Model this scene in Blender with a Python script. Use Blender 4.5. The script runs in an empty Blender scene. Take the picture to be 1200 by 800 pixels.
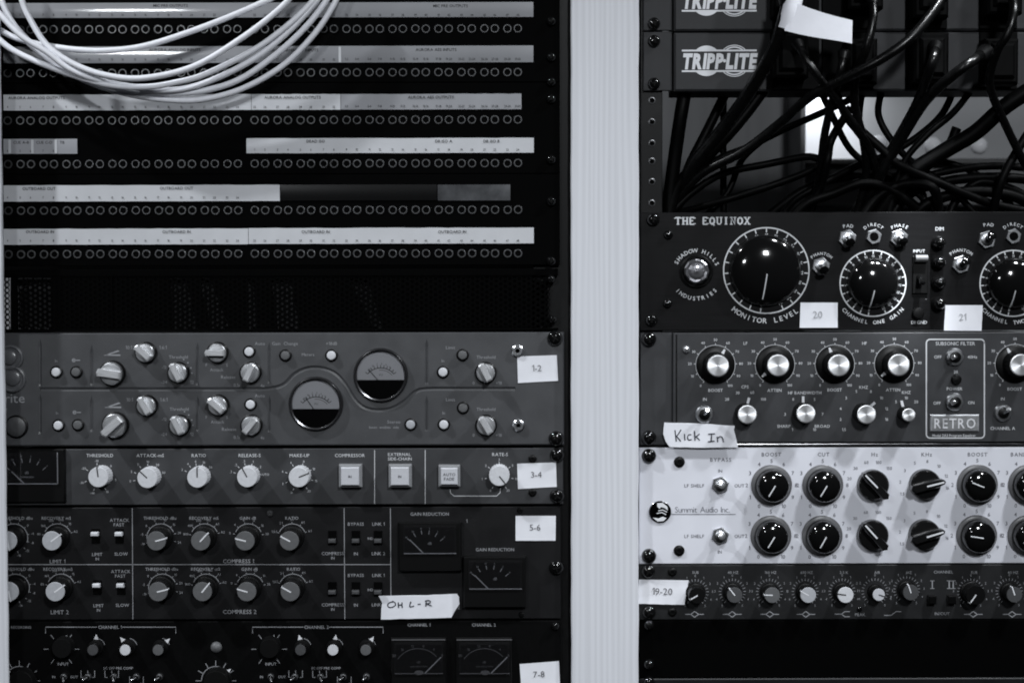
import bpy, math, random
from mathutils import Matrix, Vector
rnd = random.Random(7)
R = math.radians
sc = bpy.context.scene
K = 0.8 / 1200.0            # metres per unit: the scene is authored in units of 2/3 mm
DP, ZC, RHO = 1800.0, 60.0, 0.0022
TH = math.atan2(ZC, DP)

# ------------------------------------------------------------------ camera
cam_d = bpy.data.cameras.new('camera'); cam = bpy.data.objects.new('camera', cam_d)
sc.collection.objects.link(cam); sc.camera = cam
FW = Vector((0, math.cos(TH), -math.sin(TH))); RT = Vector((1, 0, 0)); UP = Vector((0, math.sin(TH), math.cos(TH)))
rc = (RT - RHO * UP).normalized(); uc = (UP + RHO * RT).normalized()
m = Matrix.Identity(4)
for i in range(3):
    m[i][0] = rc[i]; m[i][1] = uc[i]; m[i][2] = -FW[i]
m[0][3], m[1][3], m[2][3] = 0, -DP * K, ZC * K
cam.matrix_world = m
FL = math.hypot(DP, ZC)
cam_d.sensor_width = 36; cam_d.lens = 36 * FL / 1200; cam_d.clip_start = .02; cam_d.clip_end = 50
cam_d.dof.use_dof = True; cam_d.dof.focus_distance = FL * K; cam_d.dof.aperture_fstop = 5.6

# ------------------------------------------------------------------ world, lamps, exposure
w = bpy.data.worlds.new('World'); sc.world = w; w.use_nodes = True
w.node_tree.nodes['Background'].inputs[0].default_value = (.85, .92, 1, 1)
w.node_tree.nodes['Background'].inputs[1].default_value = 0.003
sc.view_settings.view_transform = 'Standard'; sc.view_settings.look = 'None'
sc.cycles.filter_width = 1.9
sc.view_settings.exposure = 0.2; sc.view_settings.gamma = 1.0
COOL = (.93, .965, 1.0)

def aim(o, tgt):
    d = Vector(tgt) - o.location
    o.rotation_euler = d.to_track_quat('-Z', 'Y').to_euler()

def area(name, loc, tgt, sx, sy, power):
    d = bpy.data.lights.new(name, 'AREA'); d.shape = 'RECTANGLE'; d.size = sx; d.size_y = sy
    d.energy = power; d.color = COOL
    o = bpy.data.objects.new(name, d); sc.collection.objects.link(o); o.location = loc; aim(o, tgt); return o

def spot(name, loc, tgt, deg, power, blend=.5, rad=.018):
    d = bpy.data.lights.new(name, 'SPOT'); d.spot_size = R(deg); d.spot_blend = blend
    d.energy = power; d.color = COOL; d.shadow_soft_size = rad
    o = bpy.data.objects.new(name, d); sc.collection.objects.link(o); o.location = loc; aim(o, tgt); return o

area('room_light', (.5, -2.1, 1.0), (.05, 0, -.12), .17, .20, 22)
area('room_light_left', (-.75, -1.9, .6), (-.2, 0, -.1), .16, .10, 5)
spot('added_sheen_beam', (.43, -.50, 1.12), (.312, 0, .075), 4.2, 260, 1, .02)  # added beam, lays a patch of sheen on the brushed black panel
spot('track_light_left', (-1.7, -.86, 1.95), (-.30, 0, -.20), 29, 185, .9, .045)
spot('track_light_right', (1.75, -.74, 1.75), (-.20, 0, -.26), 15.5, 150, 1, .04)
spot('track_light_centre', (1.10, -.90, 2.0), (.36, 0, -.27), 20, 175, 1, .11)
spot('rear_room_lamp', (.318, .375, .285), (.318, .45, .20), 130, .75, blend=1, rad=.02)
spot('rear_corner_lamp', (.15, .1, .55), (.22, .40, .12), 80, .35, blend=1, rad=.05)

# ------------------------------------------------------------------ pixel <-> plane
def U(px, py, h=0.0):
    """world (u, v) in scene units where the sight line through the photograph's pixel meets the plane at height h"""
    a1, b1 = px - 600.0, 400.0 - py
    a, b = a1 + b1 * RHO, b1 - a1 * RHO
    d = FW * FL + RT * a + UP * b
    t = (DP - h) / d.y
    return (t * d.x, ZC + t * d.z)

# ------------------------------------------------------------------ materials
MATS = {}
def mat(name, col, rough=.5, metal=0.0, spec=.5, noise=.0, nscale=300., bump=0.0, bscale=1500., coat=0.0, dust=0.0):
    if name in MATS: return MATS[name]
    mt = bpy.data.materials.new(name); mt.use_nodes = True
    nt = mt.node_tree; b = nt.nodes['Principled BSDF']
    if isinstance(col, (int, float)): col = (col, col * 1.01, col * 1.05)
    b.inputs['Base Color'].default_value = (*col, 1)
    b.inputs['Roughness'].default_value = rough; b.inputs['Metallic'].default_value = metal
    b.inputs['Specular IOR Level'].default_value = spec
    b.inputs['Coat Weight'].default_value = coat; b.inputs['Coat Roughness'].default_value = .08
    tc = nt.nodes.new('ShaderNodeTexCoord')
    if noise or dust:
        n = nt.nodes.new('ShaderNodeTexNoise'); n.inputs['Scale'].default_value = nscale; n.inputs['Detail'].default_value = 6
        nt.links.new(tc.outputs['Object'], n.inputs['Vector'])
        mr = nt.nodes.new('ShaderNodeMapRange'); mr.inputs[1].default_value = .3; mr.inputs[2].default_value = .7
        mr.inputs[3].default_value = 1 - noise; mr.inputs[4].default_value = 1 + noise
        nt.links.new(n.outputs[0], mr.inputs[0])
        mx = nt.nodes.new('ShaderNodeMix'); mx.data_type = 'RGBA'; mx.blend_type = 'MULTIPLY'; mx.inputs[0].default_value = 1
        mx.inputs[6].default_value = (*col, 1); nt.links.new(mr.outputs[0], mx.inputs[7])
        out = mx.outputs[2]
        if dust:
            n2 = nt.nodes.new('ShaderNodeTexNoise'); n2.inputs['Scale'].default_value = 900; n2.inputs['Detail'].default_value = 3
            nt.links.new(tc.outputs['Object'], n2.inputs['Vector'])
            r2 = nt.nodes.new('ShaderNodeMapRange'); r2.inputs[1].default_value = .66; r2.inputs[2].default_value = .76
            r2.inputs[3].default_value = 0; r2.inputs[4].default_value = dust
            nt.links.new(n2.outputs[0], r2.inputs[0])
            m2 = nt.nodes.new('ShaderNodeMix'); m2.data_type = 'RGBA'; m2.inputs[7].default_value = (.3, .3, .32, 1)
            nt.links.new(r2.outputs[0], m2.inputs[0]); nt.links.new(out, m2.inputs[6]); out = m2.outputs[2]
        nt.links.new(out, b.inputs['Base Color'])
        r3 = nt.nodes.new('ShaderNodeMapRange'); r3.inputs[3].default_value = max(.03, rough - .08); r3.inputs[4].default_value = min(1, rough + .1)
        nt.links.new(n.outputs[0], r3.inputs[0]); nt.links.new(r3.outputs[0], b.inputs['Roughness'])
    if bump:
        n = nt.nodes.new('ShaderNodeTexNoise'); n.inputs['Scale'].default_value = bscale; n.inputs['Detail'].default_value = 4
        nt.links.new(tc.outputs['Object'], n.inputs['Vector'])
        bp = nt.nodes.new('ShaderNodeBump'); bp.inputs['Strength'].default_value = bump; bp.inputs['Distance'].default_value = .0004
        nt.links.new(n.outputs[0], bp.inputs['Height']); nt.links.new(bp.outputs[0], b.inputs['Normal'])
    MATS[name] = mt; return mt

def stretched(name, col, rough, metal, vec, amp, bump=.2, spec=.5, wave=None):
    """streaky (brushed or grained) surface: noise stretched along one axis"""
    mt = mat(name, col, rough, metal, spec)
    nt = mt.node_tree; b = nt.nodes['Principled BSDF']; tc = nt.nodes.new('ShaderNodeTexCoord')
    mp = nt.nodes.new('ShaderNodeMapping'); mp.inputs['Scale'].default_value = vec
    nt.links.new(tc.outputs['Object'], mp.inputs['Vector'])
    n = nt.nodes.new('ShaderNodeTexNoise'); n.inputs['Scale'].default_value = 1; n.inputs['Detail'].default_value = 7
    n.inputs['Distortion'].default_value = .4
    nt.links.new(mp.outputs[0], n.inputs['Vector'])
    fac = n.outputs[0]
    if wave:
        wv = nt.nodes.new('ShaderNodeTexWave'); wv.bands_direction = 'X'; wv.inputs['Scale'].default_value = wave
        wv.inputs['Distortion'].default_value = 9; wv.inputs['Detail'].default_value = 4; wv.inputs['Detail Scale'].default_value = .6
        mp2 = nt.nodes.new('ShaderNodeMapping'); mp2.inputs['Scale'].default_value = (1, 1, .05)
        nt.links.new(tc.outputs['Object'], mp2.inputs['Vector']); nt.links.new(mp2.outputs[0], wv.inputs['Vector'])
        ad = nt.nodes.new('ShaderNodeMath'); ad.operation = 'MULTIPLY_ADD'; ad.inputs[1].default_value = .55
        nt.links.new(wv.outputs[1], ad.inputs[0]); nt.links.new(n.outputs[0], ad.inputs[2])
        fac = ad.outputs[0]
    mr = nt.nodes.new('ShaderNodeMapRange'); mr.inputs[1].default_value = .25; mr.inputs[2].default_value = 1.1 if wave else .75
    mr.inputs[3].default_value = 1 - amp; mr.inputs[4].default_value = 1 + amp * .4
    nt.links.new(fac, mr.inputs[0])
    mx = nt.nodes.new('ShaderNodeMix'); mx.data_type = 'RGBA'; mx.blend_type = 'MULTIPLY'; mx.inputs[0].default_value = 1
    mx.inputs[6].default_value = b.inputs['Base Color'].default_value
    nt.links.new(mr.outputs[0], mx.inputs[7]); nt.links.new(mx.outputs[2], b.inputs['Base Color'])
    bp = nt.nodes.new('ShaderNodeBump'); bp.inputs['Strength'].default_value = bump; bp.inputs['Distance'].default_value = .0003
    nt.links.new(fac, bp.inputs['Height']); nt.links.new(bp.outputs[0], b.inputs['Normal'])
    return mt

M_post = stretched('white_painted_wood', (.595, .608, .648), .55, 0, (420, 420, 7), .10, .14, wave=66)
M_patch = mat('patchbay_black', .0014, .65, spec=.012)
M_jack = mat('jack_ring_metal', .10, .32, .6, spec=.5)
M_hole = mat('deep_black', .0015, .8, spec=.03)
M_strip = mat('paper_strip', (.50, .51, .535), .6, spec=.2, noise=.06, nscale=40, bump=.1)
M_strip_grey = mat('paper_strip_grey', (.28, .285, .305), .6, spec=.2, noise=.08, nscale=40, bump=.1)
M_strip_film = mat('film_covered_strip', (.21, .215, .23), .35, spec=.3, noise=.12, nscale=14, coat=.6)
M_strip_dark = mat('dark_strip_holder', .004, .22, spec=.3)
M_ink = mat('black_ink', .03, .6, spec=.2)
M_ink_blue = mat('marker_ink', (.015, .018, .03), .5, spec=.3)
M_grey_panel = mat('grey_panel_paint', (.050, .0515, .0555), .42, spec=.5, noise=.10, nscale=60, bump=.06, dust=.10)
M_grey_dark = mat('dark_grey_panel_paint', (.036, .037, .040), .5, spec=.35, noise=.12, nscale=50, bump=.05, dust=.06)
M_char = mat('charcoal_panel_paint', (.007, .007, .0077), .45, spec=.22, noise=.12, nscale=50, bump=.05, dust=.05)
M_black_panel = mat('black_panel_paint', .0025, .55, spec=.05, noise=.1)
M_retro = mat('slate_panel_paint', (.033, .034, .037), .45, spec=.35, noise=.12, nscale=55, bump=.08, dust=.07)
M_maag = mat('graphite_panel_paint', (.013, .0134, .0144), .5, spec=.25, noise=.12, nscale=55, bump=.05, dust=.05)
M_pdu = mat('power_strip_enamel', (.030, .0305, .0325), .55, spec=.15, noise=.12, nscale=45, bump=.12, dust=.08)
M_white_panel = mat('white_panel_enamel', (.64, .65, .705), .32, spec=.5, noise=.04, nscale=30, bump=.04)
M_shadow = stretched('brushed_black_metal', (.007, .007, .0075), .38, 0, (25, 25, 2600), .5, .15, spec=.10)
M_steel = mat('steel', (.45, .46, .48), .28, 1, noise=.1, nscale=500)
M_chrome = mat('chrome', (.7, .71, .73), .24, .9)
M_nut = mat('nickel_nut', (.50, .51, .53), .3, 1, noise=.12, nscale=800)
M_knob_grey = stretched('satin_knob_grey', (.58, .59, .61), .3, .35, (900, 900, 120), .25, .2)
M_knob_body = stretched('machined_knob_body', (.55, .56, .58), .34, .85, (900, 900, 90), .35, .3)
M_cap_white = mat('white_knob_cap', (.56, .57, .60), .5, spec=.3, noise=.07, nscale=400)
M_cap_light = mat('light_grey_cap', (.36, .37, .395), .5, noise=.06, nscale=400)
M_cap_mid = mat('mid_grey_cap', (.092, .094, .098), .5, noise=.06, nscale=400)
M_cap_dark = mat('dark_grey_cap', (.052, .053, .056), .45, noise=.06, nscale=400)
M_faint = mat('faint_grey_print', (.10, .10, .105), .6, spec=.2)
M_black = mat('black_plastic', .0035, .38, spec=.18)
M_gloss = mat('glossy_black_bakelite', .004, .09, spec=.6)
M_matte = mat('matte_black_rubber', .003, .6, spec=.1)
M_cable_matte = mat('matte_black_cable_jacket', .0010, .45, spec=.05, noise=.2, nscale=200)
M_cable = mat('black_cable_jacket', .002, .27, spec=.3, noise=.2, nscale=200)
M_wcable = mat('white_cable_jacket', (.76, .77, .82), .42, spec=.5, noise=.05, nscale=200)
M_print = mat('white_print', (.52, .53, .55), .6, spec=.2)
M_print_dim = mat('grey_print', (.26, .265, .28), .6, spec=.2)
M_print_bright = mat('bright_white_print', (.66, .67, .70), .6, spec=.2)
M_print_dark = mat('dark_print', (.16, .165, .19), .6, spec=.2)
M_label = mat('label_paper', (.72, .73, .775), .6, spec=.25, noise=.04, nscale=35, bump=.3, bscale=60)
M_tape = mat('artist_tape', (.72, .73, .78), .65, spec=.2, noise=.05, nscale=60, bump=.5, bscale=90)
M_label_print = mat('label_print_grey', (.08, .08, .09), .6)
M_label_faint = mat('label_print_faint', (.30, .31, .33), .6)
M_rail = mat('rack_rail_steel', .005, .45, spec=.15, noise=.2)
M_meterdark = mat('meter_face_black', .006, .5, spec=.2)
M_meterface = mat('meter_face_pale', (.33, .335, .35), .5, spec=.3)
M_wall = stretched('grey_rear_panel', (.11, .112, .117), .7, 0, (60, 60, 5), .25, .1)
M_wallw = mat('white_rear_wall', (.62, .63, .66), .6, noise=.04, nscale=10)
M_button = mat('button_lit_cap', (.50, .51, .545), .4, spec=.4, noise=.03)
M_button_rim = mat('button_bezel_grey', (.21, .215, .225), .4, spec=.4)

def glass_mat():
    mt = bpy.data.materials.new('clear_cover'); mt.use_nodes = True; nt = mt.node_tree; nt.nodes.clear()
    o = nt.nodes.new('ShaderNodeOutputMaterial'); mx = nt.nodes.new('ShaderNodeMixShader'); t = nt.nodes.new('ShaderNodeBsdfTransparent')
    g = nt.nodes.new('ShaderNodeBsdfGlossy'); g.inputs['Roughness'].default_value = .04
    f = nt.nodes.new('ShaderNodeFresnel'); f.inputs[0].default_value = 1.5
    t.inputs[0].default_value = (.95, .95, .96, 1)
    nt.links.new(f.outputs[0], mx.inputs[0]); nt.links.new(t.outputs[0], mx.inputs[1]); nt.links.new(g.outputs[0], mx.inputs[2])
    nt.links.new(mx.outputs[0], o.inputs[0]); return mt
M_glass = glass_mat()
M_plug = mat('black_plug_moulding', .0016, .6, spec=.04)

def spun_mat():
    """turned metal: fine grooves round the axis with the fan-shaped glint such caps show"""
    mt = mat('spun_aluminium', (.9, .91, .93), .42, .85)
    nt = mt.node_tree; b = nt.nodes['Principled BSDF']
    b.inputs['Anisotropic'].default_value = .75
    tg = nt.nodes.new('ShaderNodeTangent'); tg.direction_type = 'RADIAL'; tg.axis = 'Y'
    nt.links.new(tg.outputs[0], b.inputs['Tangent'])
    return mt
M_spun = spun_mat()

# ------------------------------------------------------------------ glyph cache
GL = {}
def glyph(ch, wt=0.0):
    key = (ch, wt)
    if key in GL: return GL[key]
    if ch == '1':          # the built-in figure one is a bare stroke: give it its flag
        q = .05 + wt
        GL[key] = ([(.20 - wt, 0), (.29 + wt, 0), (.29 + wt, .73), (.20 - wt, .73), (.05, .56 + wt), (.05, .56 - .07 - wt), (.20 - wt, .62 - wt)], [(0, 1, 2, 3, 6), (3, 4, 5, 6)], .05, .29)
        return GL[key]
    cu = bpy.data.curves.new('g', 'FONT'); cu.body = ch; cu.size = 1; cu.resolution_u = 2; cu.fill_mode = 'FRONT'; cu.offset = wt
    o = bpy.data.objects.new('g', cu); sc.collection.objects.link(o)
    dg = bpy.context.evaluated_depsgraph_get()
    me = bpy.data.meshes.new_from_object(o.evaluated_get(dg))
    vs = [(v.co.x, v.co.y) for v in me.vertices]; fs = [tuple(p.vertices) for p in me.polygons]
    bpy.data.meshes.remove(me); bpy.data.objects.remove(o); bpy.data.curves.remove(cu)
    x1 = max([v[0] for v in vs], default=.3); x0 = min([v[0] for v in vs], default=0)
    GL[key] = (vs, fs, x0, x1); return GL[key]

def catmull(pts, n=8):
    out = []
    P = [pts[0]] + list(pts) + [pts[-1]]
    for i in range(1, len(P) - 2):
        p0, p1, p2, p3 = [Vector(p) for p in P[i - 1:i + 3]]
        for k in range(n):
            t = k / n
            out.append(.5 * ((2 * p1) + (p2 - p0) * t + (2 * p0 - 5 * p1 + 4 * p2 - p3) * t * t + (3 * p1 - p0 - 3 * p2 + p3) * t ** 3))
    out.append(Vector(pts[-1])); return out

# ------------------------------------------------------------------ mesh builder, all in (u right, v up, h towards the viewer)
class MB:
    def __init__(s): s.v = []; s.f = []; s.m = []
    def add(s, vs, fs, mi=0):
        b = len(s.v); s.v += [tuple(x) for x in vs]
        for f in fs: s.f.append(tuple(i + b for i in f)); s.m.append(mi)
        return s
    def lathe(s, prof, n=24, cu=0, cv=0, mi=0, hb=0, rot=0, sx=1, sy=1, cap=True):
        vs = []; fs = []
        for (r, h) in prof:
            for k in range(n):
                a = 2 * math.pi * k / n + rot
                vs.append((cu + r * math.cos(a) * sx, cv + r * math.sin(a) * sy, h + hb))
        for j in range(len(prof) - 1):
            for k in range(n):
                a, b2 = j * n + k, j * n + (k + 1) % n
                fs.append((a, b2, b2 + n, a + n))
        if cap and prof[-1][0] > .01: fs.append(tuple((len(prof) - 1) * n + k for k in range(n)))
        return s.add(vs, fs, mi)
    def prism(s, poly, h0, h1, bev=0, mi=0):
        n = len(poly); cx = sum(p[0] for p in poly) / n; cy = sum(p[1] for p in poly) / n
        def ins(p):
            d = math.hypot(p[0] - cx, p[1] - cy) or 1
            return (p[0] - (p[0] - cx) / d * bev * 1.3, p[1] - (p[1] - cy) / d * bev * 1.3)
        L = [[(p[0], p[1], h0) for p in poly]]
        if bev:
            L.append([(p[0], p[1], h1 - bev) for p in poly]); L.append([(*ins(p), h1) for p in poly])
        else: L.append([(p[0], p[1], h1) for p in poly])
        vs = [v for l in L for v in l]; fs = []
        for j in range(len(L) - 1):
            for k in range(n): fs.append((j * n + k, j * n + (k + 1) % n, (j + 1) * n + (k + 1) % n, (j + 1) * n + k))
        fs.append(tuple((len(L) - 1) * n + k for k in range(n))); fs.append(tuple(reversed(range(n))))
        return s.add(vs, fs, mi)
    def box(s, u0, u1, v0, v1, h0, h1, bev=0, mi=0):
        b = bev
        L = [[(u0, v0, h0), (u1, v0, h0), (u1, v1, h0), (u0, v1, h0)]]
        if b:
            L.append([(u0, v0, h1 - b), (u1, v0, h1 - b), (u1, v1, h1 - b), (u0, v1, h1 - b)])
            L.append([(u0 + b, v0 + b, h1), (u1 - b, v0 + b, h1), (u1 - b, v1 - b, h1), (u0 + b, v1 - b, h1)])
        else: L.append([(u0, v0, h1), (u1, v0, h1), (u1, v1, h1), (u0, v1, h1)])
        vs = [v for l in L for v in l]; fs = [(3, 2, 1, 0)]
        for j in range(len(L) - 1):
            for k in range(4): fs.append((j * 4 + k, j * 4 + (k + 1) % 4, (j + 1) * 4 + (k + 1) % 4, (j + 1) * 4 + k))
        q = (len(L) - 1) * 4; fs.append((q, q + 1, q + 2, q + 3))
        return s.add(vs, fs, mi)
    def tube(s, pts, r, n=10, mi=0, caps=True):
        pts = [Vector(p) for p in pts]; vs = []; fs = []
        prev = None
        for i, p in enumerate(pts):
            t = (pts[min(i + 1, len(pts) - 1)] - pts[max(i - 1, 0)]).normalized()
            ref = prev if prev is not None else (Vector((0, 0, 1)) if abs(t.z) < .9 else Vector((1, 0, 0)))
            a = (ref - t * ref.dot(t)).normalized(); prev = a; b = t.cross(a)
            rr = r[i] if isinstance(r, (list, tuple)) else r
            for k in range(n):
                g = 2 * math.pi * k / n; vs.append(p + a * (math.cos(g) * rr) + b * (math.sin(g) * rr))
        for j in range(len(pts) - 1):
            for k in range(n): fs.append((j * n + k, j * n + (k + 1) % n, (j + 1) * n + (k + 1) % n, (j + 1) * n + k))
        if caps: fs.append(tuple(reversed(range(n)))); fs.append(tuple((len(pts) - 1) * n + k for k in range(n)))
        return s.add(vs, fs, mi)
    def ribbon(s, pts, wd, h, mi=0):
        pts = [Vector((p[0], p[1])) for p in pts]; vs = []; fs = []
        for i, p in enumerate(pts):
            t = (pts[min(i + 1, len(pts) - 1)] - pts[max(i - 1, 0)]); t = t.normalized() if t.length else Vector((1, 0))
            nn = Vector((-t.y, t.x)) * wd / 2
            vs += [(p.x + nn.x, p.y + nn.y, h), (p.x - nn.x, p.y - nn.y, h)]
        for i in range(len(pts) - 1): fs.append((2 * i + 1, 2 * i + 3, 2 * i + 2, 2 * i))
        return s.add(vs, fs, mi)
    def arc(s, cu, cv, rad, wd, a0, a1, h, n=28, mi=0):
        return s.ribbon([(cu + rad * math.cos(R(a0 + (a1 - a0) * k / n)), cv + rad * math.sin(R(a0 + (a1 - a0) * k / n))) for k in range(n + 1)], wd, h, mi)
    def ticks(s, cu, cv, r0, r1, angs, wd, h, mi=0):
        for a in angs:
            c, q = math.cos(R(a)), math.sin(R(a)); s.ribbon([(cu + r0 * c, cv + r0 * q), (cu + r1 * c, cv + r1 * q)], wd, h, mi)
        return s
    def text(s, st, cu, cv, size, h=.25, wt=0.0, xs=1.0, shear=0.0, rot=0.0, mi=0, sp=.06, align='c', fit=None):
        # size = cap height; Bfont caps are about .73 of the size
        k = size / .73; x = 0; items = []
        for ch in st:
            if ch == ' ': x += .32; continue
            vs, fs, x0, x1 = glyph(ch, wt); items.append((vs, fs, x - x0)); x += (x1 - x0) + sp + .03
        W = x - sp - .03
        if fit: xs = fit / (W * k)
        c, q = math.cos(R(rot)), math.sin(R(rot))
        off = -W / 2 if align == 'c' else 0
        for vs, fs, dx in items:
            out = []
            for (a, b) in vs:
                uu = (a + dx + off) * k * xs + b * k * shear; vv = (b - .365) * k
                out.append((cu + uu * c - vv * q, cv + uu * q + vv * c, h))
            s.add(out, fs, mi)
        return s
    def arctext(s, st, cu, cv, rad, amid, size, h=.25, step=None, bottom=False, wt=0.0, mi=0, xs=1.0):
        step = step or math.degrees(size * 1.12 / rad); n = len(st)
        for i, ch in enumerate(st):
            if ch == ' ': continue
            d = (i - (n - 1) / 2) * step
            a = amid + d if bottom else amid - d
            rot = a + 90 if bottom else a - 90
            s.text(ch, cu + rad * math.cos(R(a)), cv + rad * math.sin(R(a)), size, h, wt, xs, 0, rot, mi)
        return s
    def mesh(s, name, mats, origin=(0, 0, 0), smooth=35):
        me = bpy.data.meshes.new(name); ou, ov, oh = origin
        me.from_pydata([((u - ou) * K, -(h - oh) * K, (v - ov) * K) for (u, v, h) in s.v], [], s.f)
        for x in (mats if isinstance(mats, (list, tuple)) else [mats]): me.materials.append(x)
        me.polygons.foreach_set('material_index', s.m)
        if smooth:
            me.polygons.foreach_set('use_smooth', [True] * len(s.f)); me.update(); me.set_sharp_from_angle(angle=R(smooth))
        me.update(); return me
    def build(s, name, mats, parent=None, origin=None, smooth=35):
        if origin is None:
            us = [v[0] for v in s.v]; vs = [v[1] for v in s.v]; hs = [v[2] for v in s.v]
            origin = ((min(us) + max(us)) / 2, (min(vs) + max(vs)) / 2, min(hs))
        return put(name, s.mesh(name, mats, origin, smooth), origin, parent)

LOC = {}
def put(name, me, uvh, parent=None, rot=0.0):
    o = bpy.data.objects.new(name, me); sc.collection.objects.link(o)
    if name == 'printed_lettering': o['kind'] = 'stuff'
    W = Vector((uvh[0] * K, -uvh[2] * K, uvh[1] * K)); LOC[o.name] = W
    if parent is not None:
        o.parent = parent; pw = LOC[parent.name]; d = W - pw
        pr = parent.rotation_euler.y
        if pr: d = Matrix.Rotation(-pr, 3, 'Y') @ d
        o.location = d; o.rotation_euler = (0, rot - pr, 0)
    else: o.location = W; o.rotation_euler = (0, rot, 0)
    return o
def tag(o, label=None, cat=None, group=None, kind=None):
    for k_, v_ in (('label', label), ('category', cat), ('group', group), ('kind', kind)):
        if v_: o[k_] = v_
    return o
def thing(name, uvh, label, cat, group=None): return tag(put(name, None, uvh), label, cat, group)
SH = {}
def shared(key, fn):
    if key not in SH: SH[key] = fn()
    return SH[key]

# panel helper: rectangle given in photograph pixels
def rect(x0, x1, y0, y1, h=0):
    ym, xm = (y0 + y1) / 2, (max(x0, 0) + min(x1, 1200)) / 2
    return U(x0, ym, h)[0], U(x1, ym, h)[0], U(xm, y1, h)[1], U(xm, y0, h)[1]

def rack_screw_mesh(r=8.5, ph=True):
    b = MB().lathe([(r, 0), (r, 2.2), (r * .93, 4.2), (r * .7, 6), (r * .38, 7), (0.01, 7.3)], 24)
    if ph:
        b.box(-r * .5, r * .5, -.8, .8, 5, 7.5, .3, 1); b.box(-.8, .8, -r * .5, r * .5, 5, 7.6, .3, 1)
    return b.mesh('rack_screw', [M_gloss, M_matte])
def screws(parent, pts, r=8.5, name='rack_screw'):
    r = r * .95
    for (x, y) in pts:
        u, v = U(x, y, 7)
        me = shared(('rs', r), lambda: rack_screw_mesh(r)); put(name, me, (u, v, 0), parent, rnd.uniform(0, 1.5))

def faceplate(parent, x0, x1, y0, y1, material, bev=.8, th=4.5, name='faceplate', h=0):
    u0, u1, v0, v1 = rect(x0, x1, y0, y1, h)
    return MB().box(u0, u1, v0, v1, h - th, h, bev).build(name, material, parent)
def chassis(parent, x0, x1, y0, y1, depth=260):
    u0, u1, v0, v1 = rect(x0, x1, y0 + 2, y1 - 2, 0)
    return MB().box(u0, u1, v0, v1, -depth, -5).build('chassis', M_rail, parent)

def toggle(parent, x, y, ang, nut='hex', r=11, lever=11, mt=None, name='toggle_switch', lean=.8, bat=False, lr=None):
    """nut at pixel x,y; lever leans towards screen angle ang"""
    u, v = U(x, y, 2)
    def mk():
        b = MB()
        if nut == 'hex': b.lathe([(r, 0), (r, 3.2), (r * .9, 4)], 6, rot=.3)
        else: b.lathe([(r, 0), (r, 2.5), (r * .88, 4), (r * .62, 4.2), (r * .6, 2.5)], 24)
        b.lathe([(r * .62, 3), (r * .62, 5.5), (r * .5, 6.2)], 18, mi=1 if nut != 'hex' else 0)
        return b.mesh('nut', [M_nut, M_black])
    p = put(name, shared(('nut', nut, r), mk), (u, v, 0), parent)
    c, q = math.cos(R(ang)), math.sin(R(ang)); L = lever
    e = (c * L * lean, q * L * lean, 7 + L * (1 if lean < .9 else .75))
    r0 = lr or r * .2
    rr = [r0, r0 * 1.15, r0 * 1.5, r0 * 1.75, r0 * 1.3] if bat else [r0, r0 * 1.1, r0 * 1.35, r0 * 1.5, r0 * 1.1]
    pts = [(e[0] * t, e[1] * t, 6 + (e[2] - 6) * t) for t in (0, .35, .7, .93, 1)]
    lb = MB().tube([(u + a, v + b2, c2) for a, b2, c2 in pts], rr, 12)
    lb.build('lever', mt or M_chrome, p)
    return p

def round_button(parent, x, y, r, mt, rim=M_black, label=None):
    u, v = U(x, y, 5)
    p = put('push_button', shared(('rbb', r), lambda: MB().lathe([(r + 2.2, 0), (r + 2.2, 1.6), (r + .6, 2.2), (r + .3, .4)], 24).mesh('button_ring', rim)), (u, v, 0), parent)
    put('cap', shared(('rbc', r, mt.name), lambda: MB().lathe([(r, 0), (r, 4.2), (r * .85, 5.2), (r * .4, 5.5), (.01, 5.5)], 24).mesh('cap', mt)), (u, v, 0), p)
    if label: p['label'] = label
    return p

# ------------------------------------------------------------------ THE POSTS
def post(x0, x1, y0, y1, name, label, hf=9):
    u0, u1, v0, v1 = rect(x0, x1, y0, y1, hf)
    b = MB(); n = 40; bk = -60 if hf < 20 else 31
    def wob(i): return .35 * math.sin(i * 1.7) + .25 * math.sin(i * .61)
    L = []
    for i in range(n + 1):
        v = v0 + (v1 - v0) * i / n; a = wob(i) * .6; c = wob(i + 17) * .8
        L.append([(u0 + a, v, bk), (u0 + a, v, hf - 1.5), (u0 + a + 1.5, v, hf), (u1 + c - 1.5, v, hf), (u1 + c, v, hf - 1.5), (u1 + c, v, bk)])
    vs = [p for l in L for p in l]; fs = []
    for i in range(n):
        for k in range(5): fs.append((i * 6 + k, i * 6 + k + 1, (i + 1) * 6 + k + 1, (i + 1) * 6 + k))
    b.add(vs, fs)
    o = b.build(name, M_post); tag(o, label, 'post'); return o
post(669.5, 748.5, -60, 860, 'wooden_post', 'wide white painted wooden post with fine vertical grain between the two equipment racks')
post(-90, 4.0, -60, 860, 'wooden_post', 'narrow sliver of a white board cut off by the left edge of the photo', 36)
# two knots / nail dimples on the post are left to the grain material

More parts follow.
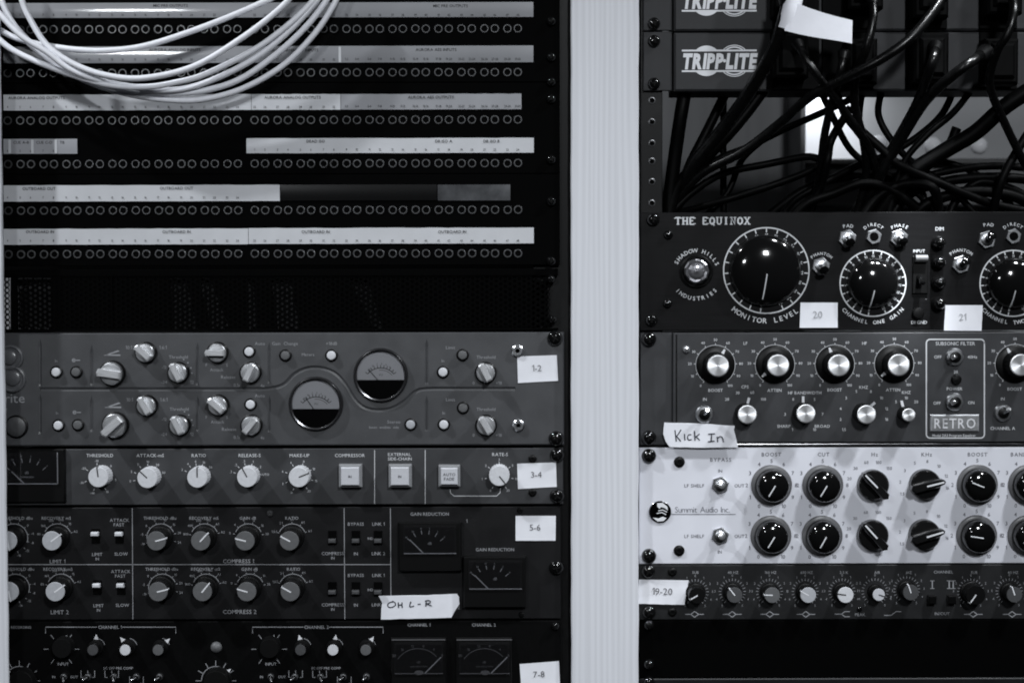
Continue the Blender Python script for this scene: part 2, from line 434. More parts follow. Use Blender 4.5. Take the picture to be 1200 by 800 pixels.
# ------------------------------------------------------------------ RACK RAILS
def rail(x0, x1, y0, y1, label, holes, h=-5):
    t = thing('rack_rail', (*U((x0 + x1) / 2, y1, h), h), label, 'rack rail', 'rack rails')
    u0, u1, v0, v1 = rect(x0, x1, y0, y1, h)
    MB().box(u0, u1, v0, v1, h - 45, h, .6).build('rail_strip', M_rail, t)
    for (hx, hy) in holes:
        u, v = U(hx, hy, h)
        put('screw_hole', shared('rh', lambda: MB().lathe([(4.0, 0), (4.0, .7), (3.0, .9), (2.6, .2)], 16).mesh('screw_hole', [M_jack])), (u, v, h), t)
        put('hole_dark', shared('rhd', lambda: MB().lathe([(2.7, .3), (.01, .32)], 12).mesh('hole_dark', M_hole)), (u, v, h), t)
    return t
rail(750.5, 776, -60, 860, 'black steel rail with round screw holes along the left side of the right rack',
     [(764, y) for y in (118, 143, 168, 189, 213, 238)])
rail(625, 668.6, -60, 860, 'black steel rail in the gap left of the wide white post', [], h=-8)
# cabinet behind the left rack
u0, u1, v0, v1 = rect(-60, 690, -40, 840, -300)
c = MB().box(u0, u1, v0, v1, -304, -300)
c.build('rack_cabinet_back', M_hole)
tag(bpy.data.objects['rack_cabinet_back'], 'black back wall inside the left rack behind the perforated panel', 'cabinet back')

# ------------------------------------------------------------------ PATCHBAYS
def jack_mesh():
    return MB().lathe([(5.0, 0), (5.0, .7), (4.5, 1.2), (3.9, 1.2), (3.5, .7), (3.4, .15)], 18).lathe([(3.5, .2), (.01, .22)], 12, mi=1).mesh('jack', [M_jack, M_hole])
JX = []
for k in range(12):
    c_ = 600.7 - 26.93 * k; JX += [c_ + 6.1, c_ - 6.1]
for k in range(12, 24):
    c_ = 600.7 - 26.93 * k - 5.3; JX += [c_ + 6.1, c_ - 6.1]
JX = sorted(JX)
bays = [
 (-12, 97, 'top patchbay partly behind the white cable loops, with two film covered label strips', [(34.5, 0), (85.5, 0)]),
 (97.6, 204, 'middle patchbay with one full label strip and one strip broken by a bare gap', [(141, 0), (192, .5)]),
 (204.6, 311, 'lowest patchbay, its upper label strip ending half way along', [(246.5, 1.0), (297.5, 1.0)])]
strips = {
 0: [('label_strip', 4.5, 625, 3.5, 21, M_strip_film, 1), ('label_strip', 4.5, 625, 54.5, 74, M_strip_film, 1)],
 1: [('label_strip', 4.5, 294.4, 111, 129.5, M_strip, 0), ('label_strip', 295, 399, 110.7, 129, M_strip, 0), ('label_strip', 399.6, 611, 110.3, 128.5, M_strip_grey, 0),
     ('label_strip', 4.5, 91, 163, 180.5, M_strip_grey, 1), ('label_strip', 289, 625.5, 162, 179.5, M_strip, 0)],
 2: [('label_strip', 4.5, 328, 217, 236, M_strip, 0), ('label_holder', 329, 512, 216.5, 235, M_strip_dark, 2), ('label_strip', 513, 598, 216.5, 235, mat('glare_grey_film', (.06, .062, .066), .14, spec=.5, noise=.5, nscale=60, coat=.5), 1), ('label_strip', 4.5, 291, 268, 286.5, M_strip, 0),  # the short grey film piece is painted-in glare on the dark holder
     ('label_strip', 291.6, 625.5, 267, 285.5, M_strip, 0)]}
def strip_text(b, head, nums):
    for (s_, x, y) in head: b.text(s_, *U(x, y, 1.2), 3.4, 1.95, wt=.012)
    for (s_, x, y) in nums: b.text(s_, *U(x, y, 1.2), 2.7, 1.95, wt=.008, xs=.85)
for bi, (y0, y1, lab, rows) in enumerate(bays):
    t = thing('patchbay', (*U(320, y1, 0), 0), lab, 'patchbay', 'patchbays stacked at the top of the left rack')
    faceplate(t, -25, 656, y0, y1, M_patch, .6)
    for (ry, dx) in rows:
        for x in JX:
            if x < 3: continue
            d = dx if x < 290 else dx * .3
            u, v = U(x + d, ry + rnd.uniform(-.15, .15) - (x - 300) * .002, 0)
            put('jack', shared('jack', jack_mesh), (u, v, 0), t, rnd.uniform(0, 6))
    for (nm, x0, x1, sy0, sy1, mt, film) in strips[bi]:
        u0, u1, v0, v1 = rect(x0, x1, sy0, sy1)
        b = MB()
        if film:                       # a clear holder bulges a little over the paper
            n = 6; vs = []; fs = []
            for uu in (u0, u1):
                for k in range(n + 1):
                    a = k / n; vs.append((uu, v0 + (v1 - v0) * a, .3 + 1.1 + .45 * math.sin(math.pi * a)))
            for k in range(n): fs.append((k, n + 1 + k, n + 2 + k, k + 1))
            b.add(vs, fs)
        else:
            vs = []; n = 30              # paper, edges not perfectly straight
            for k in range(n + 1):
                a = k / n; e = rnd.uniform(-.25, .25) if 0 < k < n else 0
                vs += [(u0 + (u1 - u0) * a, v0 + e * .6, 0.3 + .9), (u0 + (u1 - u0) * a, v1 + e, .3 + .9)]
            b.add(vs, [(2 * k, 2 * k + 2, 2 * k + 3, 2 * k + 1) for k in range(n)])
            b.box(u0, u1, v0 + .4, v1 - .4, -.5, 1.0)
        p = b.build(nm, mt, t)
    tb = MB(); L3 = JX[2:]
    def nums(y, lo, hi, f, dy=0):
        return [(f(i), x, y) for i, x in enumerate(JX) if lo < x < hi]
    n1 = lambda i: str(i + 1 if i < 24 else i + 1)
    if bi == 0:
        strip_text(tb, [('MIC PRE OUTPUTS', 200, 6.8), ('MIC PRE OUTPUTS', 528, 7.2)], nums(17.8, 6, 610, n1))
        strip_text(tb, [('AURORA ANALOG INPUTS', 205, 58.6), ('AURORA ANALOG INPUTS', 343, 59), ('AURORA AES INPUTS', 511, 58.4)],
                   nums(70, 6, 396, n1) + [('%d-%d' % (2 * i - 63, 2 * i - 62), x, 69.3) for i, x in enumerate(JX) if x > 396])
        tb.box(*rect(397, 400, 55.5, 73.5), 0, 2.1, mi=1)
    if bi == 1:
        strip_text(tb, [('AURORA ANALOG OUTPUTS', 43, 114.8), ('AURORA ANALOG OUTPUTS', 343, 114.2), ('AURORA AES OUTPUTS', 505, 114)],
                   nums(125.6, 6, 396, n1) + [('%d-%d' % (2 * i - 63, 2 * i - 62), x, 124.6) for i, x in enumerate(JX) if x > 400])
        strip_text(tb, [('CUE A-B', 25, 167), ('CUE C-D', 52, 167), ('TB', 73, 167), ('DEAD ISO', 370, 165.5), ('DB ISO A', 520, 165.5), ('DB ISO B', 576, 165.5)],
                   nums(177, 6, 66, n1) + nums(175.5, 292, 610, lambda i: str(i - 23)))
        for xx in (12, 38.5, 66): tb.box(*rect(xx - 1.4, xx + 1.4, 164, 180), 0, 2.2, mi=1)
    if bi == 2:
        strip_text(tb, [('OUTBOARD OUT', 46, 221), ('OUTBOARD OUT', 207, 220.5)], nums(231.5, 6, 290, n1))
        strip_text(tb, [('OUTBOARD IN', x, 271.5) for x in (47, 207, 370, 530)], nums(282, 6, 610, n1))
    tb.build('printed_lettering', [M_ink, M_strip], t, smooth=0)
    for yy in {0: (22, 64, 93), 1: (113, 184), 2: (233, 303)}[bi]:
        u, v = U(646, yy + 3, 4)
        put('rack_screw', shared('pbs', lambda: rack_screw_mesh(5.5)), (u, v, 0), t, rnd.uniform(0, 1.5))

# ------------------------------------------------------------------ PERFORATED VENT PANEL
t = thing('vent_panel', (*U(320, 387, 0), 0), 'black perforated ventilation panel between the patchbays and the grey compressor', 'vent panel')
u0, u1, v0, v1 = rect(4, 646, 323.5, 386.5)
b = MB(); pit = 6.3; cw = pit * math.sqrt(3) / 2 * 1.0; j = 0; uu = u0 + 4
th = -1.2
while uu < u1 - 4:
    if abs((uu - U(16.5, 350)[0])) > 4:
        k = 0; vv = v0 + 3 + (pit / 2 if j % 2 else 0)
        while vv < v1 - 2:
            o_ = [(uu + pit / math.sqrt(3) * math.cos(R(60 * a)), vv + pit / math.sqrt(3) * math.sin(R(60 * a)), -1) for a in range(6)]
            i_ = [(uu + 2.15 * math.cos(R(60 * a)), vv + 2.15 * math.sin(R(60 * a)), -1) for a in range(6)]
            d_ = [(p[0], p[1], -3) for p in i_]
            b.add(o_ + i_ + d_, [(a, (a + 1) % 6, 6 + (a + 1) % 6, 6 + a) for a in range(6)] + [(6 + a, 6 + (a + 1) % 6, 12 + (a + 1) % 6, 12 + a) for a in range(6)])
            vv += pit
    uu += cw; j += 1
tag(b.build('perforated_sheet', M_patch, t, smooth=0), kind='stuff')
fb = MB()
fb.box(u0 - 30, u1 + 8, v1, v1 + 8, -4, 0, .5); fb.box(u0 - 30, u1 + 8, v0 - 1, v0 + 1.5, -4, 0, .4)
a_, b_ = U(13.2, 350)[0], U(19.6, 350)[0]; fb.box(a_, b_, v0, v1, -4, .5, .5)
a_ = U(131, 350)[0]; fb.box(a_ - .8, a_ + .8, v0, v1, -4, .3, .3)
fb.build('panel_frame', M_patch, t)
screws(t, [(646, 327), (648, 374)], 5)
# what shows dimly through the holes
def behind(x0, x1, xb0, xb1, val, label, nm='ribbon_cable', cat='ribbon cable'):
    h = -26
    a0, vt = U(x0, 326, h); a1, _ = U(x1, 326, h); b0, vb = U(xb0, 388, h); b1, _ = U(xb1, 388, h)
    o = MB().prism([(b0, vb), (b1, vb), (a1, vt), (a0, vt)], h - 2, h, .4).build(nm, mat('grey_ribbon_%g' % val, val, .7, spec=.08))
    tag(o, label, cat, None); return o
behind(-10, 12.5, -10, 12.5, .30, 'pale grey upright bracket behind the leftmost holes of the perforated panel', 'bracket', 'bracket')
behind(18, 61, 18, 61, .06, 'dim grey upright plate seen through the perforated panel beside the pale bracket', 'back_plate', 'plate')
behind(199, 218, 205, 232, .03, 'faint slanting cable behind the perforated panel below the fifteenth pair of jacks')
behind(232, 246, 250, 270, .03, 'second faint slanting ribbon cable behind the perforated panel')
behind(289, 297, 292, 300, .03, 'thin upright ribbon cable behind the middle left of the perforated panel')
behind(318, 340, 326, 352, .03, 'broad faint ribbon cable behind the middle of the perforated panel')
behind(408, 430, 440, 450, .015, 'very dark slanting ribbon cable behind the perforated panel right of its middle')

# ------------------------------------------------------------------ KNOBS
def bar_knob(parent, x, y, r, ang, big=False):
    """satin knob with a raised grip bar across its face"""
    H = 13
    u, v = U(x, y, H)
    p = put('knob', shared(('bk', r), lambda: MB().lathe([(r + 1.8, 0), (r + 1.8, 4), (r + .6, 5)], 32).mesh('skirt', M_black)), (u, v, 0), parent)
    rot = R(90 - ang)
    def cap():
        b = MB(); b.lathe([(r, 3), (r * .98, 9), (r * .9, 10), (r * .5, 10.3), (.01, 10.3)], 36)
        w_ = r * .31
        b.prism([(-w_, -r * .93), (w_, -r * .93), (w_ * 1.05, r * 1.02), (0, r * 1.14), (-w_ * 1.05, r * 1.02)], 8, 19, 1.4, 1)
        return b.mesh('cap', [M_knob_body, M_knob_grey], smooth=20)
    put('cap', shared(('bkc', r), cap), (u, v, 0), p, rot)
    return p
def plain_knob(parent, x, y, r, H, ang, capm, bodym=None, skirt=0, pm=None, pl=(.15, .98), pw=1.3, name='knob', flute=False, label=None, taper=.96, dome=0):
    u, v = U(x, y, H); bodym = bodym or capm
    rot = R(90 - ang)
    def mk():
        b = MB()
        if skirt: b.lathe([(skirt, 0), (skirt, 2.6), (skirt * .93, 4), (r * 1.02, 4.4)], 36)
        n = 36
        if flute:
            prof = [(r, .5), (r * taper, H - 1)]; vs = []; fs = []; n = 48
            for (rr, h) in prof:
                for k in range(n):
                    q = rr * (1 if k % 2 else .955); vs.append((q * math.cos(2 * math.pi * k / n), q * math.sin(2 * math.pi * k / n), h))
            for k in range(n): fs.append((k, (k + 1) % n, n + (k + 1) % n, n + k))
            b.add(vs, fs)
        else: b.lathe([(r, .5), (r * taper, H - 1)], n)
        return b.mesh('knob', bodym)
    p = put(name, shared((name, r, H, bodym.name, skirt, flute), mk), (u, v, 0), parent, rot)
    rt = r * taper
    def mc():
        if dome: pr = [(rt, H - 1.2)] + [(rt * math.cos(R(a)), H - 1.2 + dome * math.sin(R(a))) for a in (15, 30, 45, 60, 75)] + [(.01, H - 1.2 + dome)]
        else: pr = [(rt, H - 1.2), (rt * .95, H), (.01, H + .1)]
        return MB().lathe(pr, 36).mesh('cap', capm)
    put('cap', shared(('c', name, r, H, capm.name, dome), mc), (u, v, 0), p, rot)
    if pm:
        def mp():
            b = MB(); n = 5
            hh = lambda t: (H - 1.2 + dome * math.sqrt(max(0, 1 - t * t)) + .3) if dome else H + .25
            ts = [pl[0] + (pl[1] - pl[0]) * k / n for k in range(n + 1)]
            vs = []; fs = []
            for t_ in ts: vs += [(-pw / 2, rt * t_, hh(t_)), (pw / 2, rt * t_, hh(t_))]
            for k in range(n): fs.append((2 * k, 2 * k + 1, 2 * k + 3, 2 * k + 2))
            if pl[1] > .9 and not dome: b.box(-pw / 2, pw / 2, rt * .9, rt * 1.03, H - 7, H + .25)
            return b.add(vs, fs).mesh('pointer', pm)
        put('pointer', shared(('p', name, r, H, pm.name, pl, pw, dome), mp), (u, v, 0), p, rot)
    if label: p['label'] = label
    return p

# ------------------------------------------------------------------ UNIT 1-2 : grey two-channel compressor with grooves and round meters
G = thing('compressor_unit', (*U(330, 522, 0), 0), 'grey two channel compressor with two round meters and a wavy groove, marked 1-2', 'audio compressor')
u0, u1, v0, v1 = rect(-60, 661, 389.5, 522)
pb = MB().box(u0, u1, v0, v1, -6, 0, 1.6)
pl_ = pb.build('faceplate', M_grey_panel, G)
cut = MB()
wave = [(47, 456), (120, 456), (200, 456), (290, 455.8), (316, 455), (332, 450.5), (344, 439), (356, 432.5), (369, 430.5), (384, 433), (396, 440), (406, 452),
        (416, 468), (428, 478), (444, 480.5), (460, 478), (474, 470), (486, 459.5), (500, 455.6), (550, 455.5), (604, 455.5)]
wp = catmull([(*U(x, y), 1.3) for x, y in wave], 5)
cut.tube(wp, 3.0, 8)
cutters = [cut]
for (x, a, b2) in ((47, 396, 452), (47, 460, 508), (107.5, 403, 451), (107.5, 462, 505), (231.5, 400, 451), (231.5, 462, 505), (315.5, 400, 449), (315.5, 462, 506), (500, 396, 450), (500, 462.5, 505)):
    q = MB(); p_ = [(*U(x, a), 2.6), (*U(x, a + 10), 1.4), (*U(x, b2 - 2), 1.0), (*U(x, b2), 1.6)]
    q.tube(p_, 2.5, 8); cutters.append(q)
cobjs = []
for q in cutters: cobjs.append(q.build('cut', M_grey_panel))
for co in cobjs:
    md = pl_.modifiers.new('b', 'BOOLEAN'); md.operation = 'DIFFERENCE'; md.solver = 'EXACT'; md.object = co
bpy.context.view_layer.update()
dg = bpy.context.evaluated_depsgraph_get()
nm_ = bpy.data.meshes.new_from_object(pl_.evaluated_get(dg)); pl_.modifiers.clear()
nm_.polygons.foreach_set('use_smooth', [False] * len(nm_.polygons)); pl_.data = nm_
for co in cobjs: bpy.data.objects.remove(co)
chassis(G, 10, 650, 391, 521)
# embossed emblem, lower round button and name
eb = MB()
for (x, y, r_) in ((13, 419, 15), (15, 444, 16)):
    u, v = U(x, y); eb.lathe([(r_, -.2), (r_ * .97, 3), (r_ * .86, 4), (r_ * .74, 2.4), (.01, 2)], 36, u, v)
u, v = U(12, 419); eb.lathe([(8.5, 1.8), (8, 4.2), (6, 5.2), (.01, 5.5)], 28, u, v, hb=.2)
u, v = U(16, 443); eb.lathe([(9, 1.8), (8.5, 4.2), (6.5, 5.2), (.01, 5.5)], 28, u, v, hb=.25)
eb.build('emblem', mat('emblem_grey', (.085, .087, .093), .3, spec=.6), G)
round_button(G, 18, 500, 11.5, M_cap_dark)
for (x, y, lt) in ((65, 436, 1), (88.5, 436, 0), (291.5, 412, 1), (334, 416.5, 0), (388, 416.5, 1), (519, 436, 1), (542, 416, 0),
                   (67.5, 498.5, 1), (90.5, 498, 0), (293, 474, 1), (481, 497.5, 2), (520, 497.5, 1), (542.5, 478, 0)):
    round_button(G, x, y, 5.2, [M_cap_mid, M_cap_white, M_cap_light][lt], label=['dark push button', 'white push button', 'mid grey push button'][lt])
for (x, y, r_, a) in ((129, 438, 13.5, 172), (168.5, 413.5, 11, 140), (207, 437, 11, 118), (253, 413.5, 11, 180), (292, 437, 11, 65), (569, 437, 11, 118),
                      (132.5, 499, 14, 222), (170, 476, 11, 120), (208.5, 499, 11, 118), (254, 475.5, 11, 140), (293, 499, 11, 50), (569.5, 499, 11, 122)):
    bar_knob(G, x, y, r_, a)
tb = MB()
T = lambda s_, x, y, sz=4.2, **kw: tb.text(s_, *U(x, y), sz, **kw)
T('Focusrite', -1, 466, 11.5, fit=60, sp=.02)
T('by', 7, 478.5, 3)
for dy, dx in ((0, 0), (61, 1)):
    T('In', 66 + dx, 422.5 + dy, 3.6); tb.ribbon([U(85 + dx, 422 + dy), U(94 + dx, 422 + dy)], 1.2, .25); tb.arc(*U(86.5 + dx, 422 + dy), 1.8, 1, 0, 360, .25, 12)
    tb.prism([U(121 + dx, 416.5 + dy), U(141 + dx, 417 + dy), U(141 + dx, 415.2 + dy), U(124 + dx, 415.2 + dy)], 0, .3)
    tb.prism([U(123 + dx, 415.8 + dy), U(138 + dx, 410.3 + dy), U(140.5 + dx, 411.5 + dy), U(126 + dx, 416 + dy)], 0, .3)
    T('10:1', 151 + dx, 407 + dy); T('1.6:1', 191 + dx, 407 + dy)
    T('Threshold', 209 + dx, 418 + dy, 4); T('-12', 192.5, 430 + dy, 3.6); T('-24', 192.5, 447.5 + dy, 3.6); T('12', 225, 447.5 + dy, 4)
    for a in (62, 42, 20, 0): u, v = U(207 + dx, 437 + dy); tb.lathe([(.9, .1), (.9, .3)], 8, u + 18 * math.cos(R(a)), v + 18 * math.sin(R(a)))
    T('F', 242, 427.5 + dy, 3.8); T('S', 266, 427.5 + dy, 3.8); T('Attack', 254 + dx, 433 + dy, 3.9); T('Auto', 304.5, 402.3 + dy, 4); T('Release', 267.5 + dx, 441.5 + dy, 4)
    T('0.1s', 277.5, 451 + dy, 3.9); T('4s', 307.5, 451.5 + dy, 3.9)
    T('Limit', 528, 407 + dy, 4); T('In', 519 + dx, 422.5 + dy, 3.8); T('Threshold', 569.5, 418.2 + dy, 4); T('0', 555, 448.5 + dy, 3.8); T('+18', 584.5, 448.5 + dy, 3.8)
T('Gain  Change', 334, 402.3, 4); T('Meters', 361, 415.2, 3.7); T('+18dB', 388.5, 402.3, 4); T('Stereo', 461.5, 494, 4); T('listen  enables  side', 450, 500.3, 3.2)
tb.build('printed_lettering', [M_print_dim], G, smooth=0)
def round_meter(parent, x, y, r, split, na):
    u, v = U(x, y, 3)
    p = MB().lathe([(r + 3.5, 0), (r + 3.2, 3), (r + 1.2, 5.5), (r - .2, 5), (r - 1, .3)], 56, u, v, cap=False).build('round_meter', M_steel_dark, parent, origin=(u, v, 0))
    hs = split  # split height above centre
    a = math.degrees(math.asin(hs / r)); top = [(u + r * math.cos(R(q)), v + r * math.sin(R(q))) for q in [a + (180 - 2 * a) * k / 26 for k in range(27)]]
    bot = [(u + r * math.cos(R(q)), v + r * math.sin(R(q))) for q in [180 - a + (180 + 2 * a) * k / 26 for k in range(27)]]
    MB().prism(top, .4, 1.0).build('meter_face', M_meterface, p)
    MB().prism(bot, .4, 2.6, .6).build('lower_cover', M_gloss, p)
    b = MB(); bu, bv = u, v + hs - 6
    b.arc(bu, bv, 20, .9, 40, 140, 1.2, 24); b.ticks(bu, bv, 20, 23.5, range(40, 141, 10), .7, 1.2); b.arc(bu, bv, 17.5, .5, 40, 95, 1.2, 14)
    for i, s_ in enumerate(('20', '10', '7', '5', '3', '0', '3')): b.text(s_, bu + 20 * math.cos(R(132 - i * 15)), bv + 25.5 * math.sin(R(132 - i * 15)) - .6, 2.2, 1.2)
    b.text('VU', bu, bv + 12, 2.6, 1.2)
    b.build('scale', M_ink, p, smooth=0)
    MB().ribbon([(bu, bv + 2), (bu + 22 * math.cos(R(na)), bv + 22 * math.sin(R(na)))], .8, 1.9).build('needle', M_ink, p, smooth=0)
    MB().lathe([(r, 3.6), (r * .8, 4.6), (r * .5, 5.3), (.01, 5.6)], 40, u, v).build('glass', M_glass, p)
    return p
M_steel_dark = mat('dark_polished_bezel', (.10, .10, .105), .22, .9)
round_meter(G, 446, 439.5, 28.5, -5.5, 128)
round_meter(G, 370, 473, 28.5, -6, 122)
for (x, y) in ((606.5, 411), (607.5, 498.5)):
    u, v = U(x, y, 3)
    b = MB().lathe([(7.6, 0), (7.2, 2.6), (5.6, 3.8), (2.8, 3.8), (2.6, 1.5)], 24, u, v).lathe([(2.7, 1.6), (.01, 1.6)], 6, u, v, mi=1)
    b.build('hex_socket_screw', [M_nut, M_hole], G)
screws(G, [(650.5, 396.5), (652, 514)], 9.5)

# ------------------------------------------------------------------ UNIT 3-4 : dark grey compressor with white knobs
G = thing('compressor_unit', (*U(330, 591, 0), 0), 'dark grey compressor with six white knobs and three square white buttons, marked 3-4', 'audio compressor')
faceplate(G, -60, 660, 525.5, 591, M_grey_dark, .8)
chassis(G, 10, 650, 527, 590)
def edge_meter(parent, x0, x1, y0, y1, wx0, wx1, wy0, wy1, na, nx, ny, nl, kind=0, hh=5, light=M_print_dim):
    u0, u1, v0, v1 = rect(x0, x1, y0, y1, hh)
    p = MB().box(u0, u1, v0, v1, 0, hh, 1.4).build('panel_meter', M_black, parent)
    a0, a1, b0, b1 = rect(wx0, wx1, wy0, wy1, hh)
    MB().box(a0, a1, b0, b1, hh - 1, hh + .3).build('meter_face', M_meterdark if kind < 2 else M_meterdark, p)
    b = MB(); cu, cv = U(nx, ny, hh)
    Rr = (b1 - cv) * .80
    n_ = 6
    for i in range(n_):
        a = 140 - i * 20; rr = Rr * (1.0)
        if kind == 2:
            b.text(('20', '16', '12', '8', '4', '0')[i], cu - 8 + (Rr + 6) * 1.05 * math.cos(R(a)), cv + (Rr + 4) * .98 * math.sin(R(a)), 3.2, hh + .6)
        else:
            b.ticks(cu + 2, cv, rr * .86, rr * 1.04, [a], .9, hh + .6); b.text(('30', '20', '10', '5', '2', '0')[i], cu + 2 + rr * 1.1 * math.cos(R(a)), cv + rr * 1.12 * math.sin(R(a)), 2, hh + .6)
    if kind == 2: b.arc(cu - 8, cv, Rr, .8, 42, 145, hh + .6)
    b.text('dB', (a0 + a1) / 2, cv + Rr * .45, 3.4 if kind < 2 else 3, hh + .6); 
    if kind != 1: b.text('COMPRESSION' if kind == 0 else 'GAIN REDUCTION', (a0 + a1) / 2, cv + Rr * .27, 1.8, hh + .6)
    b.ribbon([(a0 + 1, b0 + .5), (a1, b0 + .5)], 1.1, hh + .5)
    if kind == 0: b.ribbon([(a1 - .5, b0), (a1 - .5, b1)], 1.1, hh + .5)
    if kind == 2:
        b.ribbon([(a0 - 3, b1 + 3), (a1 + 3, b1 + 3)], 1.2, hh + .5)
    b.build('scale', light, p, smooth=0)
    MB().ribbon([(cu, cv), (cu + nl * math.cos(R(na)), cv + nl * math.sin(R(na)))], 1.3, hh + 1).build('needle', M_print_dim, p, smooth=0)
    if kind == 2:
        MB().lathe([(5.5, 0), (5, .5), (.01, .6)], 18, cu - 7, cv + .5, hb=hh + .5, sy=.5).build('needle_hub', M_faint, p)
    MB().box(a0, a1, b0, b1, hh + 1.3, hh + 1.6).build('glass', M_glass, p)
    return p
edge_meter(G, -30, 76, 526, 589, -5, 68, 530, 567, 136, 29, 566.5, 21, 0, 5)
tb = MB(); T = lambda s_, x, y, sz=4.0, **kw: tb.text(s_, *U(x, y), sz, wt=.01, **kw)
for s_, x in (('THRESHOLD', 117), ('ATTACK-mS', 176), ('RATIO', 233), ('RELEASE-S', 292.5), ('MAKE-UP', 351), ('COMPRESSOR', 410)): T(s_, x, 533.2)
T('EXTERNAL', 468, 532, 3.8); T('SIDE-CHAIN', 468.5, 537.2, 3.8); T('RATE-S', 586, 532, 4)
KN = [(115, 559, 97), (172.5, 560, 137), (231, 559.5, 90), (289.5, 559, 118), (350, 559, 22), (585, 557.5, -52)]
SC = [['-40', '-30', '-20', '-10', '0', '5', '10'], ['0', '2', '5', '10', '20', '50'], ['2', '4', '6', '10', '20'], ['.1', '.2', '.5', '1', '2', 'AUTO'], ['0', '2', '4', '6', '8', '10', '15', '20'], ['0', '1', '2', '3', '5', '10', '20']]
for i, (x, y, a) in enumerate(KN):
    n = len(SC[i]); u, v = U(x, y, 0); u += (.3 if i < 5 else 0); v += 0
    lo, hi = [(250, -60), (190, 20), (150, 40), (160, 10), (245, -55), (240, -60)][i]
    for k in range(n):
        q = lo + (hi - lo) * k / (n - 1); tb.text(SC[i][k], u + 20.5 * math.cos(R(q)), v + 19.5 * math.sin(R(q)), 2.8)
        tb.ticks(u, v, 14.5, 17, [q], .8, .25)
    plain_knob(G, x, y, 12.3, 20, a, M_cap_white, M_cap_white, 0, M_ink, (.02, .92), 1.4, flute=True, label='white knob' if i == 0 else None)
for (x, y0_, y1_) in ((439, 527, 590), (498.3, 527, 590)): tb.ribbon([U(x, y0_), U(x, y1_)], .9, .25)
tb.ribbon([U(527.5, 573), U(527.8, 577), U(532, 580.8), U(582, 580.8), U(586, 577), U(586.5, 572)], .9, .25)
tb.build('printed_lettering', [M_print], G, smooth=0)
for (x, s_) in ((410, 'IN'), (468.5, 'IN'), (526.3, 'AUTO')):
    H = 14; u, v = U(x, 558, H)
    a = 13.4 if x < 500 else 12.6
    p = MB().box(u - a, u + a, v - a, v + a, 0, H - 4, 1.5).build('square_button', M_button_rim, G)
    MB().box(u - a + 2.8, u + a - 2.8, v - a + 2.8, v + a - 2.8, H - 5, H, 1).build('cap', M_button, p)
    b = MB()
    if s_ == 'AUTO': b.text('AUTO', u, v + 2.4, 3.6, H + .2, wt=.01); b.text('FADE', u, v - 2.8, 3.6, H + .2, wt=.01)
    else: b.text(s_, u, v, 3.0, H + .2, wt=.02)
    b.build('cap_print', M_label_print, p, smooth=0)
def small_screw(parent, x, y, r=5, mt=None):
    u, v = U(x, y, 2)
    put('small_screw', shared(('ss', r, (mt or M_black).name), lambda: MB().lathe([(r, 0), (r * .95, 1.4), (r * .7, 2.4), (r * .45, 2.5), (r * .4, 1.2), (.01, 1.2)], 18).mesh('small_screw', mt or M_black)), (u, v, 0), parent)
small_screw(G, 624, 537.5); small_screw(G, 624, 577)
screws(G, [(653, 533.5), (653, 581.5)], 9)

# ------------------------------------------------------------------ UNIT 5-6 : charcoal limiter compressor
G = thing('compressor_unit', (*U(330, 725, 0), 0), 'charcoal limiter and compressor with rows of grey capped knobs and two black meters, marked 5-6', 'audio compressor')
faceplate(G, -60, 657, 594, 725.3, M_char, .8)
chassis(G, 10, 650, 595, 724)
tb = MB(); T = lambda s_, x, y, sz=3.9, **kw: tb.text(s_, *U(x, y), sz, wt=.008, **kw)
for row, dy in ((0, 0), (1, 60)):
    for (x, s_) in ((19, 'THRESHOLD dBu'), (66, 'RECOVERY mS'), (187.5, 'THRESHOLD dBu'), (239, 'RECOVERY mS'), (290.5, 'GAIN dB'), (342, 'RATIO')):
        T(s_, x + (2 if row else 0), (606.6 if not row else 666.3), 3.7)
    for i, (x, a) in enumerate(((8.5, -78), (60.5, 36), (183, 15), (235, 47), (287, 166), (339, 152))):
        xx = x + ([2, 4, 2, 2, 2, 1][i] if row else 0); yy = 633.5 + (59.5 if row else 0)
        plain_knob(G, xx, yy, 11.8, 24, a + (rnd.uniform(-4, 4) if row else 0), M_cap_light if i < 2 else M_cap_mid, M_black, 14.5, M_print_bright, (-.1, .97), 1.6,
                   label='knob with pale grey cap' if i < 2 else 'knob with mid grey cap', name='knob')
        u, v = U(xx, yy, 24)
        tb.arc(u, v, 16.4, .8, -20 if i == 0 else 25, 190 if i in (0, 2) else 155, .25, 24)
        numsets = [['20', '16', '8', '4', '0', '-4', '-8', '-12', '-16'], ['80', '160', '300', '600', '1S', 'A2'], ['-10', '-5', '0', '5', '10', '15', '20', '24'], ['800', '400', '200', '100', 'A1', 'A2'], ['0', '4', '8', '12', '16', '20'], ['1.5:1', '2:1', '3:1', '4:1', '6:1']][i]
        lo, hi = [(160, -75), (168, 20), (200, -15), (168, 18), (165, 12), (160, 22)][i]
        for k, s2 in enumerate(numsets):
            q = lo + (hi - lo) * k / (len(numsets) - 1); tb.ticks(u, v, 16.4, 18.6, [q], .7, .25)
            tb.text(s2, u + 22.5 * math.cos(R(q)), v + 21.5 * math.sin(R(q)), 2.9)
T('LIMIT 1', 67.5, 657.3, 4.6); T('COMPRESS 1', 279.5, 657, 4.8); T('LIMIT 2', 70, 716.6, 5); T('COMPRESS 2', 281, 716.2, 5)
